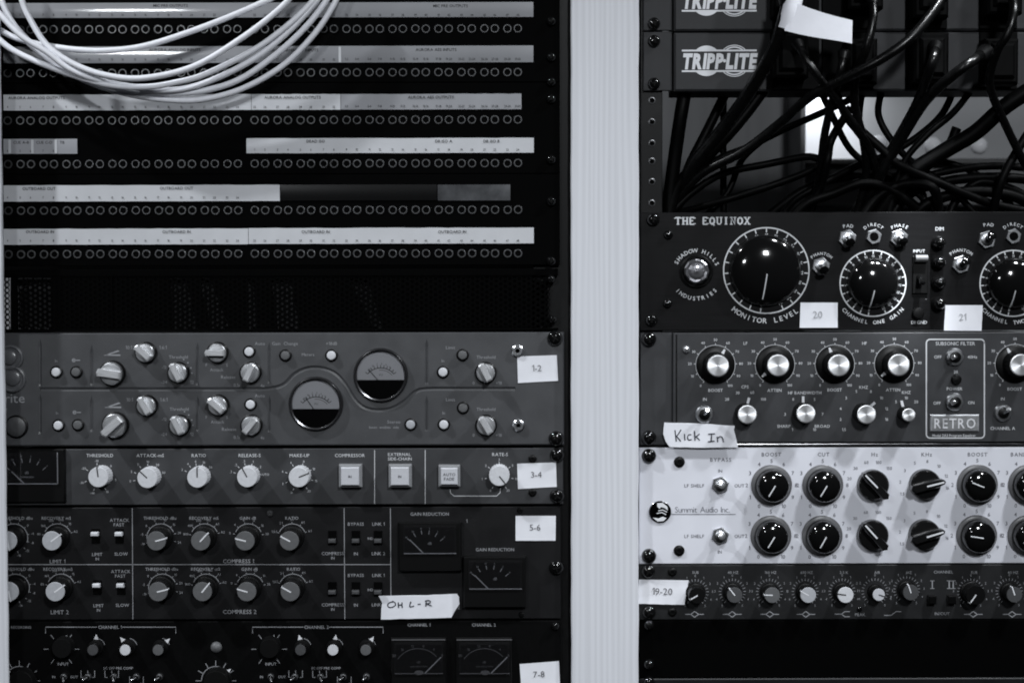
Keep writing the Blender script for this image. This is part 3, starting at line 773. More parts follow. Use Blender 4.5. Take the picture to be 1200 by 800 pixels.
for row, dy in ((0, 0), (1, 60)):
    o_ = 1.5 * row
    T('ATTACK', 140 + o_, 609 + dy); T('FAST', 139.5 + o_, 614.3 + dy); T('LIMIT', 114 + o_, 649 + dy); T('IN', 114 + o_, 654.3 + dy, 3.4); T('SLOW', 142 + o_, 648.5 + dy)
    T('COMPRESS', 390, 648 + dy); T('IN', 390, 653.3 + dy, 3.4); T('BYPASS', 417, 613.5 + dy); T('IN', 417, 648.3 + dy); T('LINK 1', 443.5, 613.5 + dy); T('LINK 2', 443.5, 648 + dy); T('IND', 434, 630.5 + dy, 3)
    for (x, y) in ((112, 628), (140, 628), (389.5, 630), (417, 630), (443, 630)):
        xx = x + (2 if row and x < 200 else 0)
        u, v = U(xx, y + dy, 1)
        up = x < 200
        p = MB().box(u - 5, u + 5, v - 8.5, v + 8.5, -.5, 1.0, .4).build('slide_switch', M_hole, G)
        b = MB().box(u - 4.2, u + 4.2, v + (1 if up else -5), v + (5.4 if up else -.6), 1, 8, .8)
        b.build('slider', M_cap_white if up else M_cap_dark, p)
        if up: p['label'] = 'slide switch with white slider'
for (x, a_, b_) in ((155, 595, 725), (403.3, 595, 725), (457.5, 595, 725)): tb.ribbon([U(x, a_), U(x + .8, b_)], .9, .25)
tb.ribbon([U(5, 661), U(457.5, 661)], .9, .25)
T('GAIN REDUCTION', 503.5, 601.8, 3.9); T('GAIN REDUCTION', 580, 643.4, 3.9); T('1', 547, 610, 4.4); T('2', 537.5, 711, 4.4)
tb.build('printed_lettering', [M_print_dim], G, smooth=0)
edge_meter(G, 467, 541, 612, 669, 472.5, 534.5, 615, 648.5, 135, 496.5, 648, 23, 1, 9)
edge_meter(G, 543, 616.5, 652, 712, 549, 611.5, 656, 690, 135, 572.5, 689.5, 23, 1, 9)
small_screw(G, 609.5, 598, 3.6); small_screw(G, 316, 601.5, 4, M_jack); small_screw(G, 611, 720, 3.4)
screws(G, [(652, 665.5)], 9)

# ------------------------------------------------------------------ UNIT 7-8 : black compressor, bottom left
G = thing('compressor_unit', (*U(330, 858, 0), 0), 'black compressor with triangle pointers and tiny toggles at the bottom left, marked 7-8', 'audio compressor')
faceplate(G, -60, 657, 727.5, 858, M_black_panel, .8)
tb = MB(); T = lambda s_, x, y, sz=3.7, **kw: tb.text(s_, *U(x, y), sz, wt=.012, **kw)
for (x0, x1, s_, xm) in ((53.5, 206, 'CHANNEL 1', 129), (296, 449, 'CHANNEL 2', 371)):
    tb.ribbon([U(x0, 741.5), U(x0, 734.2), U(xm - 15.5, 734.2)], .9, .25); tb.ribbon([U(xm + 14.5, 734.2), U(x1, 734.2), U(x1, 741.5)], .9, .25); T(s_, xm, 734.2, 3.8)
T('FOR RECORDING', 20, 734.4, 3); T('CHANNEL 1', 491, 731.5); T('CHANNEL 2', 567, 731.5)
def arrow(parent, p_uv, ang, sz, mt):
    pass
def tri(b, cu, cv, r0, r1, wd, ang, h, mi=0):
    c, q = math.cos(R(ang)), math.sin(R(ang))
    b.prism([(cu + r1 * c, cv + r1 * q), (cu + r0 * c - wd * q, cv + r0 * q + wd * c), (cu + r0 * c + wd * q, cv + r0 * q - wd * c)], h - .8, h, 0, mi)
for c_, xo in ((0, 0), (1, 243.5)):
    u, v = U(72 + xo, 760, 0)
    tb.ticks(u, v, 15, 21, [0, 54, 126, 180, 234, 306], .8, .25); tb.arc(u, v, 13.6, .8, 0, 60, .25, 12)
    T('INPUT', 74 + xo, 777.3, 3.4)
    k_ = plain_knob(G, 72 + xo, 759.5, 12, 13, 68, M_matte, M_matte, 12.6, name='knob')
    pb_ = MB(); tri(pb_, u, v, 11, 18, 3.4, 68 if c_ == 0 else 70, 1.4); pb_.build('pointer', M_print_bright, k_, smooth=0)
    for (x, mt, a, lb) in ((107.5, M_cap_dark, 88 if c_ == 0 else 105, 'small dark capped knob'), (145.5, M_cap_white, 130 if c_ == 0 else 82, 'small white capped knob'), (184, M_cap_mid, 40 if c_ == 0 else 55, 'small grey capped knob')):
        xx = x + xo + 1
        k_ = plain_knob(G, xx, 761.3, 6.6, 16, 90, mt, M_black, 9.4, name='knob', label=lb)
        u, v = U(xx, 761.3, 16); pb_ = MB(); tri(pb_, u, v + 1, 8.5, 14.5, 2.7, a, 1.8); pb_.build('pointer', M_print_bright, k_, smooth=0)
        tb.arc(u, v, 10.4, .7, 15, 80, .25, 8)
    T('SC OFF', 128 + xo, 782.2, 3); T('PRE COMP', 146 + xo, 782.2, 3); T('IN', 63 + xo, 792.4, 3); T('OUT', 87 + xo, 792.4, 3)
    for (x, bw) in ((103, 8), (131, 8), (160, 8)):
        y_ = 784 if x != 160 else 791
        tb.ribbon([U(x + xo - bw, y_ + 1), U(x + xo - bw, y_ + 9), U(x + xo - bw + 3, y_ + 9)], .8, .25); tb.ribbon([U(x + xo + bw - 3, y_ + 9), U(x + xo + bw, y_ + 9), U(x + xo + bw, y_ + 1)], .8, .25)
        tb.ribbon([U(x + xo, y_ + 1), U(x + xo, y_ + 4)], .8, .25)
    for (x, y, a) in ((75, 792.5, 300), (103, 792.5, 200), (133, 792.5, 310), (160, 792.5, 200), (187, 792.5, 200)):
        toggle(G, x + xo + (-1 if xo else 0), y, a, 'round', 4.2, 5, M_chrome, name='mini_toggle')
for (x, pa) in ((23, 148), (253, 38)):
    u, v = U(x, 797, 0)
    tb.ticks(u, v, 17, 24, [0, 30, 60, 90, 120, 150, 180], .9, .25); tb.arc(u, v, 17, .9, 0, 180, .25)
    k_ = plain_knob(G, x, 800.5, 15.5, 16, 90, M_matte, M_matte, 16.2, name='knob', label='large black knob')
    pb_ = MB(); tri(pb_, u, v, 15, 23, 3.8, pa, 1.6); pb_.build('pointer', M_print_bright, k_, smooth=0)
tb.build('printed_lettering', [M_print_dim], G, smooth=0)
u, v = U(253, 758.5, 3)
MB().lathe([(6.6, 0), (6.4, 2), (5.2, 4.4), (3, 5.6), (.01, 6)], 24, u, v).build('indicator_lamp', M_cap_mid, G)
edge_meter(G, 458, 523, 747, 815, 462, 519, 752, 789, 45, 498, 788, 27, 2, 4, M_faint)
edge_meter(G, 534, 600, 747, 815, 538, 597, 752, 789, 45, 575.5, 788, 27, 2, 4, M_faint)
screws(G, [(651, 734)], 5)

# ------------------------------------------------------------------ RIGHT RACK : power strips
def tripp_logo(b, x, y, h=.25):
    u, v = U(x, y, 0)
    b.text('TRIPP', u - 20.5, v, 17.2, h, wt=.055, fit=47.5, shear=.12, sp=.03); b.text('LITE', u + 24.5, v, 17.2, h, wt=.055, fit=35.5, shear=.12, sp=.03)
    b.lathe([(2, 0), (2, h)], 10, u + 5.6, v)
    for s_ in (1, -1): b.ribbon([(u - 44, v + s_ * 11.9), (u + 43, v + s_ * 11.9)], 2.0, h)
    for s_ in (1, -1):
        n = 16; cu = u - 15.5
        a0 = math.degrees(math.asin(12.8 / 17.6))
        pts = [(cu + 17.6 * math.cos(R(q)), v + s_ * 17.6 * math.sin(R(q)), h) for q in [a0 + (180 - 2 * a0) * k / n for k in range(n + 1)]]
        b.add(pts, [tuple(range(len(pts)))]) if s_ > 0 else b.add(pts, [tuple(reversed(range(len(pts))))])
        b.arc(u + 17, v, 15.8, 1.6, *((52, 128) if s_ > 0 else (-52, -128)), h); b.arc(u + 17, v, 19.0 - 1, 1.0, *((46, 134) if s_ > 0 else (-46, -134)), h)
for (y0, y1, ly, lab) in ((-34, 36, 1.5, 'upper rack power strip cut off by the top of the photo'), (37.5, 106.5, 72, 'lower rack power strip above the open cable gap')):
    G = thing('power_strip', (*U(975, y1, 0), 0), lab, 'power strip', 'power strips at the top of the right rack')
    faceplate(G, 754, 787.5, y0, y1, M_pdu, .8, 3, 'mounting_ear')
    u0, u1, v0, v1 = rect(790, 1235, y0 + .5, y1, 3)
    MB().box(u0, u1, v0, v1, -60, 3, 2.2).build('housing', M_pdu, G)
    if y0 < 0: pass
    b = MB(); tripp_logo(b, 843, ly, 3.25)
    b.build('printed_logo', M_print_bright, G, smooth=0)
    screws(G, [(767, y0 + 10 if y0 > 0 else -14), (767, y1 - 9)], 7.5)
    for ox, ow in ((932, 27), (993, 30), (1085, 24), (1169, 22)):  # outlet blocks enlarged: their black also stands in for shadow on the housing
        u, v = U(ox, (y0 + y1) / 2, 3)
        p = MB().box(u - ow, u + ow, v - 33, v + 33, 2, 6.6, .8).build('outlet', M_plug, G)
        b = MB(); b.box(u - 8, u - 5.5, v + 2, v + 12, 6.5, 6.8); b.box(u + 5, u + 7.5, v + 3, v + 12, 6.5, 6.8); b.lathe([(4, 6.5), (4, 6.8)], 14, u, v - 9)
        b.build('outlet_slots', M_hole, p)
# open rear of the right rack: rear room
def setting(o, kind='structure'): o['kind'] = kind; return o
hb = -620
u0, u1, v0, v1 = rect(560, 942, -250, 700, hb)
setting(MB().box(u0, u1, v0, v1, hb - 8, hb).build('wall_grey', M_wall))
u0, u1, v0, v1 = rect(942, 1009, -250, 700, hb - 30)
setting(MB().box(u0, u1, v0, v1, hb - 45, hb - 30).build('wall_white', M_wallw))
u0, u1, v0, v1 = rect(1009.5, 1500, -250, 700, hb - 30)
setting(MB().box(u0, u1, v0, v1, hb - 45, hb - 32).build('wall_grey', mat('light_grey_rear_wall', (.25, .255, .265), .6, noise=.12, nscale=12)))
t = thing('door_jamb', (*U(939, 250, hb + 10), hb + 10), 'upright grey door jamb seen through the cable gap beside the bright wall', 'door jamb')
a0, a1, b0, b1 = rect(938, 944, -200, 690, hb + 110)
MB().box(a0, a1, b0, b1, hb - 20, hb + 110, 1.5).build('jamb_board', mat('jamb_grey', .16, .5), t)
MB().box(a0 + 4, a0 + 6, b0, b1, hb + 109, hb + 112, .5).build('jamb_bead', mat('jamb_bead_grey', .3, .5), t)
t = thing('shelf', (*U(1080, 192, hb + 60), hb + 60), 'dark shelf edge running behind the black cables', 'shelf')
a0, a1, b0, b1 = rect(944, 1320, 186, 192, hb + 80)
MB().box(a0, a1, b0, b1, hb - 28, hb + 80, 1).build('shelf_board', mat('shelf_dark', .03, .5), t)
MB().box(a0, a1, b0 - 60, b0 - .2, hb - 28, hb + 60).build('shelf_front', mat('shelf_grey', .09, .5), t)
for (x, y, lab) in ((1029, 169, 'round white knob on the shelf nearest the bright wall'), (1092, 171, 'round white knob on the shelf between two black cables'), (1146, 171, 'rightmost round white knob on the shelf')):
    h = hb + 50; u, v = U(x, y, h)
    o = MB().lathe([(4, -20), (4, -6), (9, -4), (13, 2), (13.5, 6), (11, 11), (6, 14), (.01, 15)], 24, u, v, hb=h).build('round_knob', mat('white_glazed_knob', .7, .15, coat=.5)); tag(o, lab, 'knob', 'round white knobs on the shelf')
# shelf post carrying knobs: they sit on a rear board
a0, a1, b0, b1 = rect(1016, 1160, 160, 187, hb + 20)

# plugs and cables ------------------------------------------------------------
def cpath(pts, h0=None): return catmull([(*U(x, y, h), h) for (x, y, h) in pts], 8)
def cable(name, pts, r, mt, label, group, n=16, cat='cable', taper=None):
    pts = [(x, y, min(h, -r - 9) if (y > 225 and name == 'black_cable') else h) for x, y, h in pts]
    o = MB().tube(cpath(pts), r, n).build(name, mt); tag(o, label, cat, group); return o
def plug_cord(pts, r, px_, py_, w_, hh_, label, topm=None):
    t = thing('power_lead', (*U(px_, py_ + hh_, 4), 4), label, 'power cord', 'black power cords plugged into the strips')
    u, v = U(px_, py_, 20)
    b = MB(); b.box(u - w_, u + w_, v - hh_, v + hh_, 6.8, 34, 3)
    b.box(u - w_ * .7, u + w_ * .7, v - hh_ * .75, v + hh_ * .75, 33, 40, 3)
    b.build('plug', M_plug, t)
    x0, y0, h0 = pts[0]
    r = r * .86; pp = cpath(pts); MB().tube(pp, r, 16).build('cord', M_cable, t)
    MB().tube([pp[0], pp[2], pp[4]], [r * 1.7, r * 1.5, r * 1.15], 12).build('strain_relief', M_black, t)
    return t
plug_cord([(1155, 62, 42), (1138, 73, 70), (1115, 90, 62), (1085, 118, 35), (1058, 160, 10), (1032, 205, -10), (1008, 250, -40)], 7, 1170, 74, 19, 26, 'thick power cord from the rightmost lower outlet with a bright glint')
plug_cord([(1096, 55, 42), (1094, 68, 60), (1086, 92, 50), (1072, 125, 20), (1046, 172, 0), (1020, 215, -30), (1000, 252, -60)], 6, 1088, 69, 20, 28, 'power cord hanging from the third outlet of the lower strip')
plug_cord([(1022, -6, 50), (1023, 22, 66), (1015, 58, 66), (1003, 88, 46), (1002, 125, 20), (1012, 165, 5), (1015, 205, -15), (1004, 250, -30)], 5.8, 1012, -18, 20, 30, 'power cord dropping beside the white tape flag from the second upper outlet')
plug_cord([(934, 52, 44), (944, 68, 60), (962, 94, 60), (982, 120, 35), (1005, 152, 18), (1022, 182, 0), (1030, 225, -30), (1012, 256, -50)], 5.2, 925, 64, 20, 28, 'power cord leaving the first lower outlet below the white tape flag')
plug_cord([(1108, -10, 70), (1095, 12, 80), (1068, 44, 88), (1032, 70, 84), (990, 92, 66), (950, 113, 44), (912, 146, 20), (870, 178, 0), (820, 205, -20), (784, 246, -40)], 6.4, 1088, -12, 20, 34, 'long power cord sweeping from the third upper outlet down to the left')
plug_cord([(1187, -8, 60), (1188, 14, 76), (1181, 40, 78), (1168, 62, 66), (1160, 100, 40), (1180, 150, 10), (1205, 200, -10)], 5.6, 1174, -16, 20, 34, 'power cord arching down over the fourth column of outlets')
plug_cord([(990, 62, 50), (985, 84, 54), (975, 120, 30), (966, 160, 10), (960, 210, -20), (950, 252, -40)], 5.5, 1008, 74, 17, 26, 'short power cord from the second outlet of the lower strip')
plug_cord([(925, -4, 60), (918, 26, 64), (905, 62, 50), (878, 108, 24), (846, 152, 0), (808, 200, -20), (790, 250, -50)], 9, 925, -14, 20, 34, 'thick power cord from the first upper outlet passing behind the white tape flag')
GC = 'black cables crossing the open gap'
BL = [
 ([(806, 90, -30), (801, 135, -25), (790, 185, -25), (780, 250, -30)], 11, 'thick near upright black cable against the left rail'),
 ([(858, 95, -60), (832, 148, -50), (806, 196, -40), (786, 252, -40)], 8, 'black cable leaning left, second from the left rail'),
 ([(848, 95, -80), (849, 150, -80), (847, 250, -80)], 4.5, 'thin straight upright black cable crossing the left part of the gap'),
 ([(905, 95, -20), (872, 138, -10), (838, 172, -10), (800, 215, -25), (780, 255, -30)], 10, 'thick black cable slanting down left from below the logo'),
 ([(1000, 115, 10), (965, 134, 0), (925, 153, -10), (880, 168, -20), (830, 195, -30), (788, 248, -40)], 5.5, 'black cable crossing the edge of the bright wall'),
 ([(786, 252, -30), (812, 228, -30), (850, 205, -30), (900, 191, -35), (945, 186, -35), (960, 192, -30), (945, 204, -28), (900, 216, -28), (850, 233, -30), (796, 250, -40)], 6, 'looped black cable turning back at the foot of the bright wall'),
 ([(1009, 100, -40), (1006, 140, -40), (1018, 175, -35), (1016, 215, -35), (1003, 256, -40)], 5, 'black cable hanging straight beside the first white knob'),
 ([(982, 110, -20), (990, 135, -15), (1004, 155, -15), (1022, 176, -20), (1028, 200, -30)], 6, 'short black cable crossing the bright wall downwards right'),
 ([(997, 128, 0), (976, 160, -5), (968, 190, -5), (958, 225, -15), (938, 256, -20)], 6.5, 'black cable curving down left in front of the bright wall'),
 ([(1148, 96, -30), (1120, 130, -20), (1088, 162, -10), (1060, 192, -10), (1040, 256, -20)], 5.5, 'slim black cable between the second and the third white knob'),
 ([(1215, 100, 20), (1175, 128, 10), (1140, 158, 0), (1105, 180, -5), (1060, 205, -10), (1030, 254, -30)], 13, 'thickest black cable slanting across the right of the gap'),
 ([(1225, 128, -20), (1192, 175, -10), (1172, 210, -5), (1160, 255, -5)], 7, 'black cable running down along the right edge of the photo'),
 ([(925, 256, -10), (945, 238, -8), (975, 225, -5), (1010, 215, -5), (1050, 224, -5), (1090, 256, -10)], 8, 'low arching black cable just above the black dial panel'),
 ([(1215, 196, -40), (1170, 192, -40), (1130, 196, -40), (1090, 208, -40), (1050, 222, -40), (1030, 256, -40)], 6, 'upper of the flat arching black cables at the lower right of the gap'),
 ([(1215, 214, -30), (1165, 205, -30), (1110, 212, -30), (1062, 226, -30), (1045, 256, -30)], 8, 'middle flat arching black cable at the lower right of the gap'),
 ([(1215, 240, -15), (1180, 226, -15), (1130, 226, -15), (1085, 236, -15), (1070, 256, -15)], 9, 'lower flat arching black cable at the lower right of the gap'),
 ([(1215, 250, 0), (1160, 238, 0), (1100, 216, 0), (1055, 196, 0), (1030, 176, -6), (1010, 150, -10)], 7, 'black cable rising from the lower right to the first white knob'),
 ([(900, 256, -60), (940, 226, -60), (985, 205, -60), (1030, 212, -60), (1075, 200, -60), (1105, 176, -60), (1120, 150, -60)], 8, 'black cable winding behind the others near the shelf'),
 ([(1110, 258, -20), (1120, 232, -20), (1150, 214, -20), (1190, 222, -25), (1215, 244, -25)], 7, 'small hump of black cable at the lower right corner of the gap'),
 ([(1010, 256, 0), (1028, 232, 0), (1062, 214, 0), (1092, 222, 0), (1100, 256, 0)], 8, 'low hump of black cable above the brushed part of the panel'),
]
BL += [
 ([(960, 100, -50), (975, 130, -45), (1000, 176, -40), (1040, 205, -35), (1080, 232, -30), (1096, 258, -20)], 4.5, 'thin black cable dropping across the door jamb to the lower right'),
 ([(1120, 100, -70), (1098, 140, -60), (1050, 176, -50), (1004, 196, -45), (962, 214, -40), (930, 236, -30), (915, 258, -20)], 4.8, 'thin black cable swinging from the third outlet down to the lower left'),
 ([(1195, 258, -20), (1176, 236, -30), (1140, 204, -40), (1110, 188, -50), (1086, 196, -50), (1080, 220, -45), (1092, 258, -30)], 4.6, 'thin black cable bent into a hairpin below the shelf'),
 ([(822, 258, -50), (850, 226, -55), (868, 190, -60), (900, 160, -60), (934, 128, -60), (950, 96, -60)], 4.4, 'thin black cable rising steeply left of the door jamb'),
 ([(1035, 100, -20), (1030, 132, -25), (1044, 166, -30), (1072, 196, -30), (1112, 222, -28), (1150, 258, -20)], 4.6, 'thin black cable crossing in front of the first white knob to the lower right'),
]
for i, (pts, r_, lb) in enumerate(BL):
    q = random.Random(i + 40)
    pts = [(x + q.uniform(-3, 3), y + (q.uniform(-3, 3) if 110 < y < 240 else 0), h + q.uniform(-8, 4)) for x, y, h in pts]
    cable('black_cable', pts, r_ * (.74 if r_ > 5 else .9), M_cable_matte, lb, GC)
# white tape flag folded round the cord
G_ = thing('tape_flag', (*U(960, 50, 74), 74), 'blank white tape flag wrapped round a black power cord', 'tape flag')
n = 14; vs = []; fs = []
for k in range(n + 1):
    a = k / n; hh_ = 74 + 3 * math.sin(a * 3.2)
    tx, ty = 927 + 72 * a, 1.5 + 22.5 * a + 1.8 * math.sin(a * 3.1); bx, by = 919 + 79.5 * a, 36 + 16 * a + .8 * math.sin(a * 5)
    if k == 0: tx += 6
    vs += [(*U(tx, ty, hh_), hh_), (*U(bx, by, hh_), hh_), (*U(tx, ty, hh_), hh_ - 1), (*U(bx, by, hh_), hh_ - 1)]
for k in range(n):
    a, b2 = 4 * k, 4 * k + 4
    fs += [(a + 1, b2 + 1, b2, a), (a + 2, b2 + 2, b2 + 3, a + 3), (a, b2, b2 + 2, a + 2), (a + 3, b2 + 3, b2 + 1, a + 1)]
MB().add(vs, fs).build('tape', M_tape, G_)
pw_ = cpath([(931, -4, 64), (926, 14, 66), (920, 34, 63)])
MB().tube(pw_, 10.5, 16).build('tape_wrap', M_tape, G_)

# ------------------------------------------------------------------ black preamp with dials (upper right)
G = thing('preamp_unit', (*U(975, 387, 0), 0), 'black brushed metal monitor controller with large white ringed dials and a jewel lamp', 'preamplifier')
faceplate(G, 750.5, 1240, 248.5, 387, M_shadow, .8)
chassis(G, 780, 1235, 250, 386, 200)
pr = MB()
# slab lettering for the title
SL = {'T': [((0, 8), (6, 8)), ((3, 8), (3, 0))], 'H': [((1, 8), (1, 0)), ((5.5, 8), (5.5, 0)), ((1, 4), (5.5, 4))], 'E': [((1, 8), (1, 0)), ((.5, 8), (5.6, 8)), ((.5, 0), (5.8, 0)), ((1, 4.2), (4.4, 4.2))],
      'U': [((1, 8), (1, 2), (2, .3), (4, .1), (5.4, 2), (5.4, 8))], 'I': [((3, 8), (3, 0))], 'N': [((1, 0), (1, 8), (5.2, 0), (5.2, 8))], 'X': [((.8, 8), (5.6, 0)), ((5.6, 8), (.8, 0))],
      'Q': [((3.2, 8), (1, 6.4), (.6, 4), (1, 1.6), (3.2, 0), (5.2, 1.6), (5.8, 4), (5.2, 6.4), (3.2, 8)), ((3.4, 2), (5.6, -1.6))],
      'O': [((3.2, 8), (1, 6.4), (.6, 4), (1, 1.6), (3.2, 0), (5.2, 1.6), (5.8, 4), (5.2, 6.4), (3.2, 8))]}
SF = {'T': [(0, 7.2), (6, 7.2), (3, 0)], 'H': [(1, 8), (1, 0), (5.5, 8), (5.5, 0)], 'E': [(5.6, 7.2), (5.8, .8)], 'U': [(1, 8), (5.4, 8)], 'I': [(3, 8), (3, 0)], 'N': [(1, 0), (1, 8), (5.2, 8)], 'X': [(.8, 8), (5.6, 8), (.8, 0), (5.6, 0)], 'Q': [], 'O': []}
u, v = U(791.5, 263, 0); x = u
for ch in 'THE EQUINOX':
    if ch != ' ':
        for st in SL[ch]: pr.ribbon([(x + a, v + b2) for a, b2 in st], 1.5 if st[0][0] != st[-1][0] else 2.0, .25 + .02 * (len(pr.v) % 5))
        for (a, b2) in SF[ch]: pr.ribbon([(x + a - 1.6, v + b2), (x + a + 1.6, v + b2)], 1.0, .4)
    x += 8.15 if ch != ' ' else 7.2
def dial(x, y, r, nt, lab_, la, sz, amt=None):
    u, v = U(x, y, 0)
    pr.arc(u, v, r, 1.5, 0, 360, .25, 64)
    for k in range(nt):
        a = 262 - k * 344 / nt
        pr.ticks(u, v, r * .89, r * .98, [a], 1.3, .25)
        pr.text(str(k), u + r * .82 * math.cos(R(a)), v + r * .82 * math.sin(R(a)), r * .085, rot=a - 90)
    pr.arctext(lab_, u, v, r + 8.5 if r > 45 else r + 7, la, sz, step=amt, bottom=True, wt=.01)
    return u, v
def dome_knob(parent, x, y, r, ang, pl):
    H = 16; u, v = U(x, y, 2)
    b = MB().lathe([(r, .5), (r, 2)] + [(r * math.sin(R(a)), 2 + 15 * math.cos(R(a))) for a in range(84, 5, -6)] + [(.01, 17)], 56)
    p = put('dial_knob', b.mesh('dial_knob', M_gloss), (u, v, 0), parent)
    c, q = math.cos(R(ang)), math.sin(R(ang)); 
    hh = lambda t: 2 + 15 * math.sqrt(max(0, 1 - t * t))
    ts = [.1 * k for k in range(10)] + [.95, .99]
    MB().tube([(u + r * t * c, v + r * t * q, hh(t) + .15) for t in ts if pl[0] <= t <= pl[1]], .75, 6).build('pointer', M_print, p)
    return p
dial(898, 317, 50, 22, 'MONITOR LEVEL', 268.5, 6.2, 6.25); dome_knob(G, 897, 317, 42, 262, (.1, .8))
dial(1023, 332, 38.5, 22, 'CHANNEL ONE GAIN', 270, 4.6, 6.3); dome_knob(G, 1023, 331.5, 30, 260, (.3, .97))
dial(1187, 332, 38.5, 22, 'CHANNEL TWO GAIN', 270, 4.6, 6.3); dome_knob(G, 1187, 331.5, 30, 260, (.3, .97))
u, v = U(816, 320, 0)
pr.arctext('SHADOW HILLS', u, v, 26.5, 88, 4.9, step=11.6, wt=.012); pr.arctext('INDUSTRIES', u, v, 29.5, 270, 4.7, step=10.4, bottom=True, wt=.012)
for (x, y, r_, s_, sz) in ((962.5, 314, 17, 'PHANTOM', 3.6), (993.5, 281, 16.5, 'PAD', 4), (1023.5, 278, 15, 'DIRECT', 3.8), (1054, 281, 17, 'PHASE', 4), (1126, 312, 19, 'PHANTOM', 3.8), (1158, 280, 17, 'PAD', 4), (1187, 277.5, 15, 'DIRECT', 3.8)):
    pr.arctext(s_, *U(x, y), r_, 90, sz, wt=.01)
T2 = lambda s_, x, y, sz=4: pr.text(s_, *U(x, y), sz, wt=.01)
T2('DIM', 1101, 268, 4.4); T2('INPUT', 1077, 294, 3.6); T2('DI GND', 1077, 377.5, 4)
for i in range(5): T2('-+- -'[i], 1085, 330 + i * 5, 3)
pr.build('printed_lettering', [M_print], G, smooth=0)
# jewel lamp
u, v = U(816.5, 318, 4)
p = MB().lathe([(19.5, 0), (19.5, 2.5), (18, 4), (17, 3)], 40, u, v).build('jewel_lamp', M_black, G)
M_jewel = mat('smoked_jewel', (.075, .075, .08), .06, spec=.8, coat=1)
M_jewel.node_tree.nodes['Principled BSDF'].inputs['Transmission Weight'].default_value = .35
MB().lathe([(16.4, .5), (16.2, 2.2), (13, 4.2), (10, 3.4), (7, 6), (4, 6.6), (.01, 8)], 11, u, v).build('reflector', mat('faceted_reflector', (.22, .22, .23), .28, .6), p, smooth=0)
MB().lathe([(17, 2), (16.5, 5), (15, 8.5), (12, 11.5), (8, 13.5), (4, 14.3), (.01, 14.5)], 12, u, v).build('jewel', M_glass, p, smooth=0)
for (x, y, a, nut) in ((962, 312, 280, 'hex'), (993, 279.5, 275, 'hex'), (1053.5, 279, 290, 'hex'), (1126, 310, 60, 'hex'), (1156.5, 281, 70, 'hex')):
    toggle(G, x, y, a, 'hex', 11, 10, M_gloss, lean=.55, bat=True, lr=3.2)
for (x, y) in ((1024, 277.5), (1187.5, 277)):
    u, v = U(x, y, 2)
    p = MB().lathe([(9.5, 0), (9.5, 3), (8.5, 3.8), (5.4, 3.8), (5.2, 1)], 6, u, v, rot=.3).build('jack_socket', M_nut, G)
    MB().lathe([(5.3, 3.5), (.01, 3.6)], 16, u, v, hb=.4).build('socket_hole', M_hole, p)
for y in (284, 307, 331, 355.5):
    u, v = U(1101, y, 8); p = MB().lathe([(8, 0), (8, 4), (7.6, 8), (6, 12.5), (3.2, 15), (.01, 15.6)], 24, u, v).build('push_button', M_gloss, G)
u, v = U(1079, 312, 4)
p = MB().box(u - 9, u + 9, v - 32, v + 12, 0, 2.5, .8).build('slide_lever', M_black, G)
MB().tube([(u - 7, v + 9, 6), (u + 7, v + 9, 6)], 4.5, 14).build('lever_cap', M_cap_mid, p); MB().tube([(u - 1, v - 12, 2.5), (u - 1, v - 16, 12), (u - 1, v - 20, 15)], 3.6, 12).build('lever_stem', M_gloss, p)
u, v = U(1076, 367, 3); MB().lathe([(7, 0), (7, 3), (5.5, 5), (3, 5.4), (.01, 5.4)], 24, u, v).build('push_button', M_black, G)
for (x, y) in ((783.5, 275), (782.5, 355.5)):
    u, v = U(x, y, 4); MB().lathe([(5.5, 0), (5.4, 2), (4.4, 4.4), (2.2, 5.8), (.01, 6)], 20, u, v).build('dome_nut', M_gloss, G)
screws(G, [(766, 257)], 8); screws(G, [(764, 375)], 7.5)

# ------------------------------------------------------------------ slate equaliser with spun metal knobs
G = thing('equalizer_unit', (*U(975, 521, 0), 0), 'slate grey equalizer with black skirted knobs capped in spun metal', 'equalizer')
faceplate(G, 750.5, 787.5, 389.5, 521, M_retro, .6, 4, 'mounting_ear', h=-1)
faceplate(G, 788.5, 1240, 389.5, 518, M_retro, 1.0, 6, 'faceplate', h=3)
u0, u1, v0, v1 = rect(789, 1240, 518.2, 522); MB().tube([(u0 + 70, (v0 + v1) / 2, .5), (u1, (v0 + v1) / 2, .5)], 1.0, 10).build('chrome_trim', mat('dull_chrome', (.12, .12, .125), .2, 1, noise=.5, nscale=60), G)
u0, u1, v0, v1 = rect(789, 1240, 517.9, 522); MB().box(u0, u1, v0, v1, -5, -.6).build('trim_backing', M_hole, G)
a0, a1, b0, b1 = rect(792, 793.4, 392, 516, 3); MB().box(a0, a1, b0, b1, 1, 3.4).build('panel_seam', M_black, G)
chassis(G, 780, 1235, 391, 517, 200)
HP = 3
pr = MB(); hp = HP + .25
def skirt_knob(x, y, ang, extra=None):
    u, v = U(x, y, HP + 1)
    def mk():
        return MB().lathe([(22.3, 0), (22.3, 1.2), (20, 2.6), (15.5, 3.4), (14.5, 6), (14, 19), (13, 21)], 48).mesh('knob', M_black)
    p = put('knob', shared('skk', mk), (u, v, HP), G)
    put('cap', shared('skc', lambda: MB().lathe([(12.9, 20), (12.4, 22.2), (11.4, 22.6), (.01, 22.6)], 48).mesh('cap', M_spun, smooth=12)), (u, v, HP), p)
    def mp():
        return MB().prism([(-1.9, 15.5), (1.9, 15.5), (0.9, 21), (-.9, 21)], 2.4, 3.9).mesh('pointer', M_print_bright)
    put('pointer', shared('skp', mp), (u, v, HP), p, R(90 - ang))
    return u, v
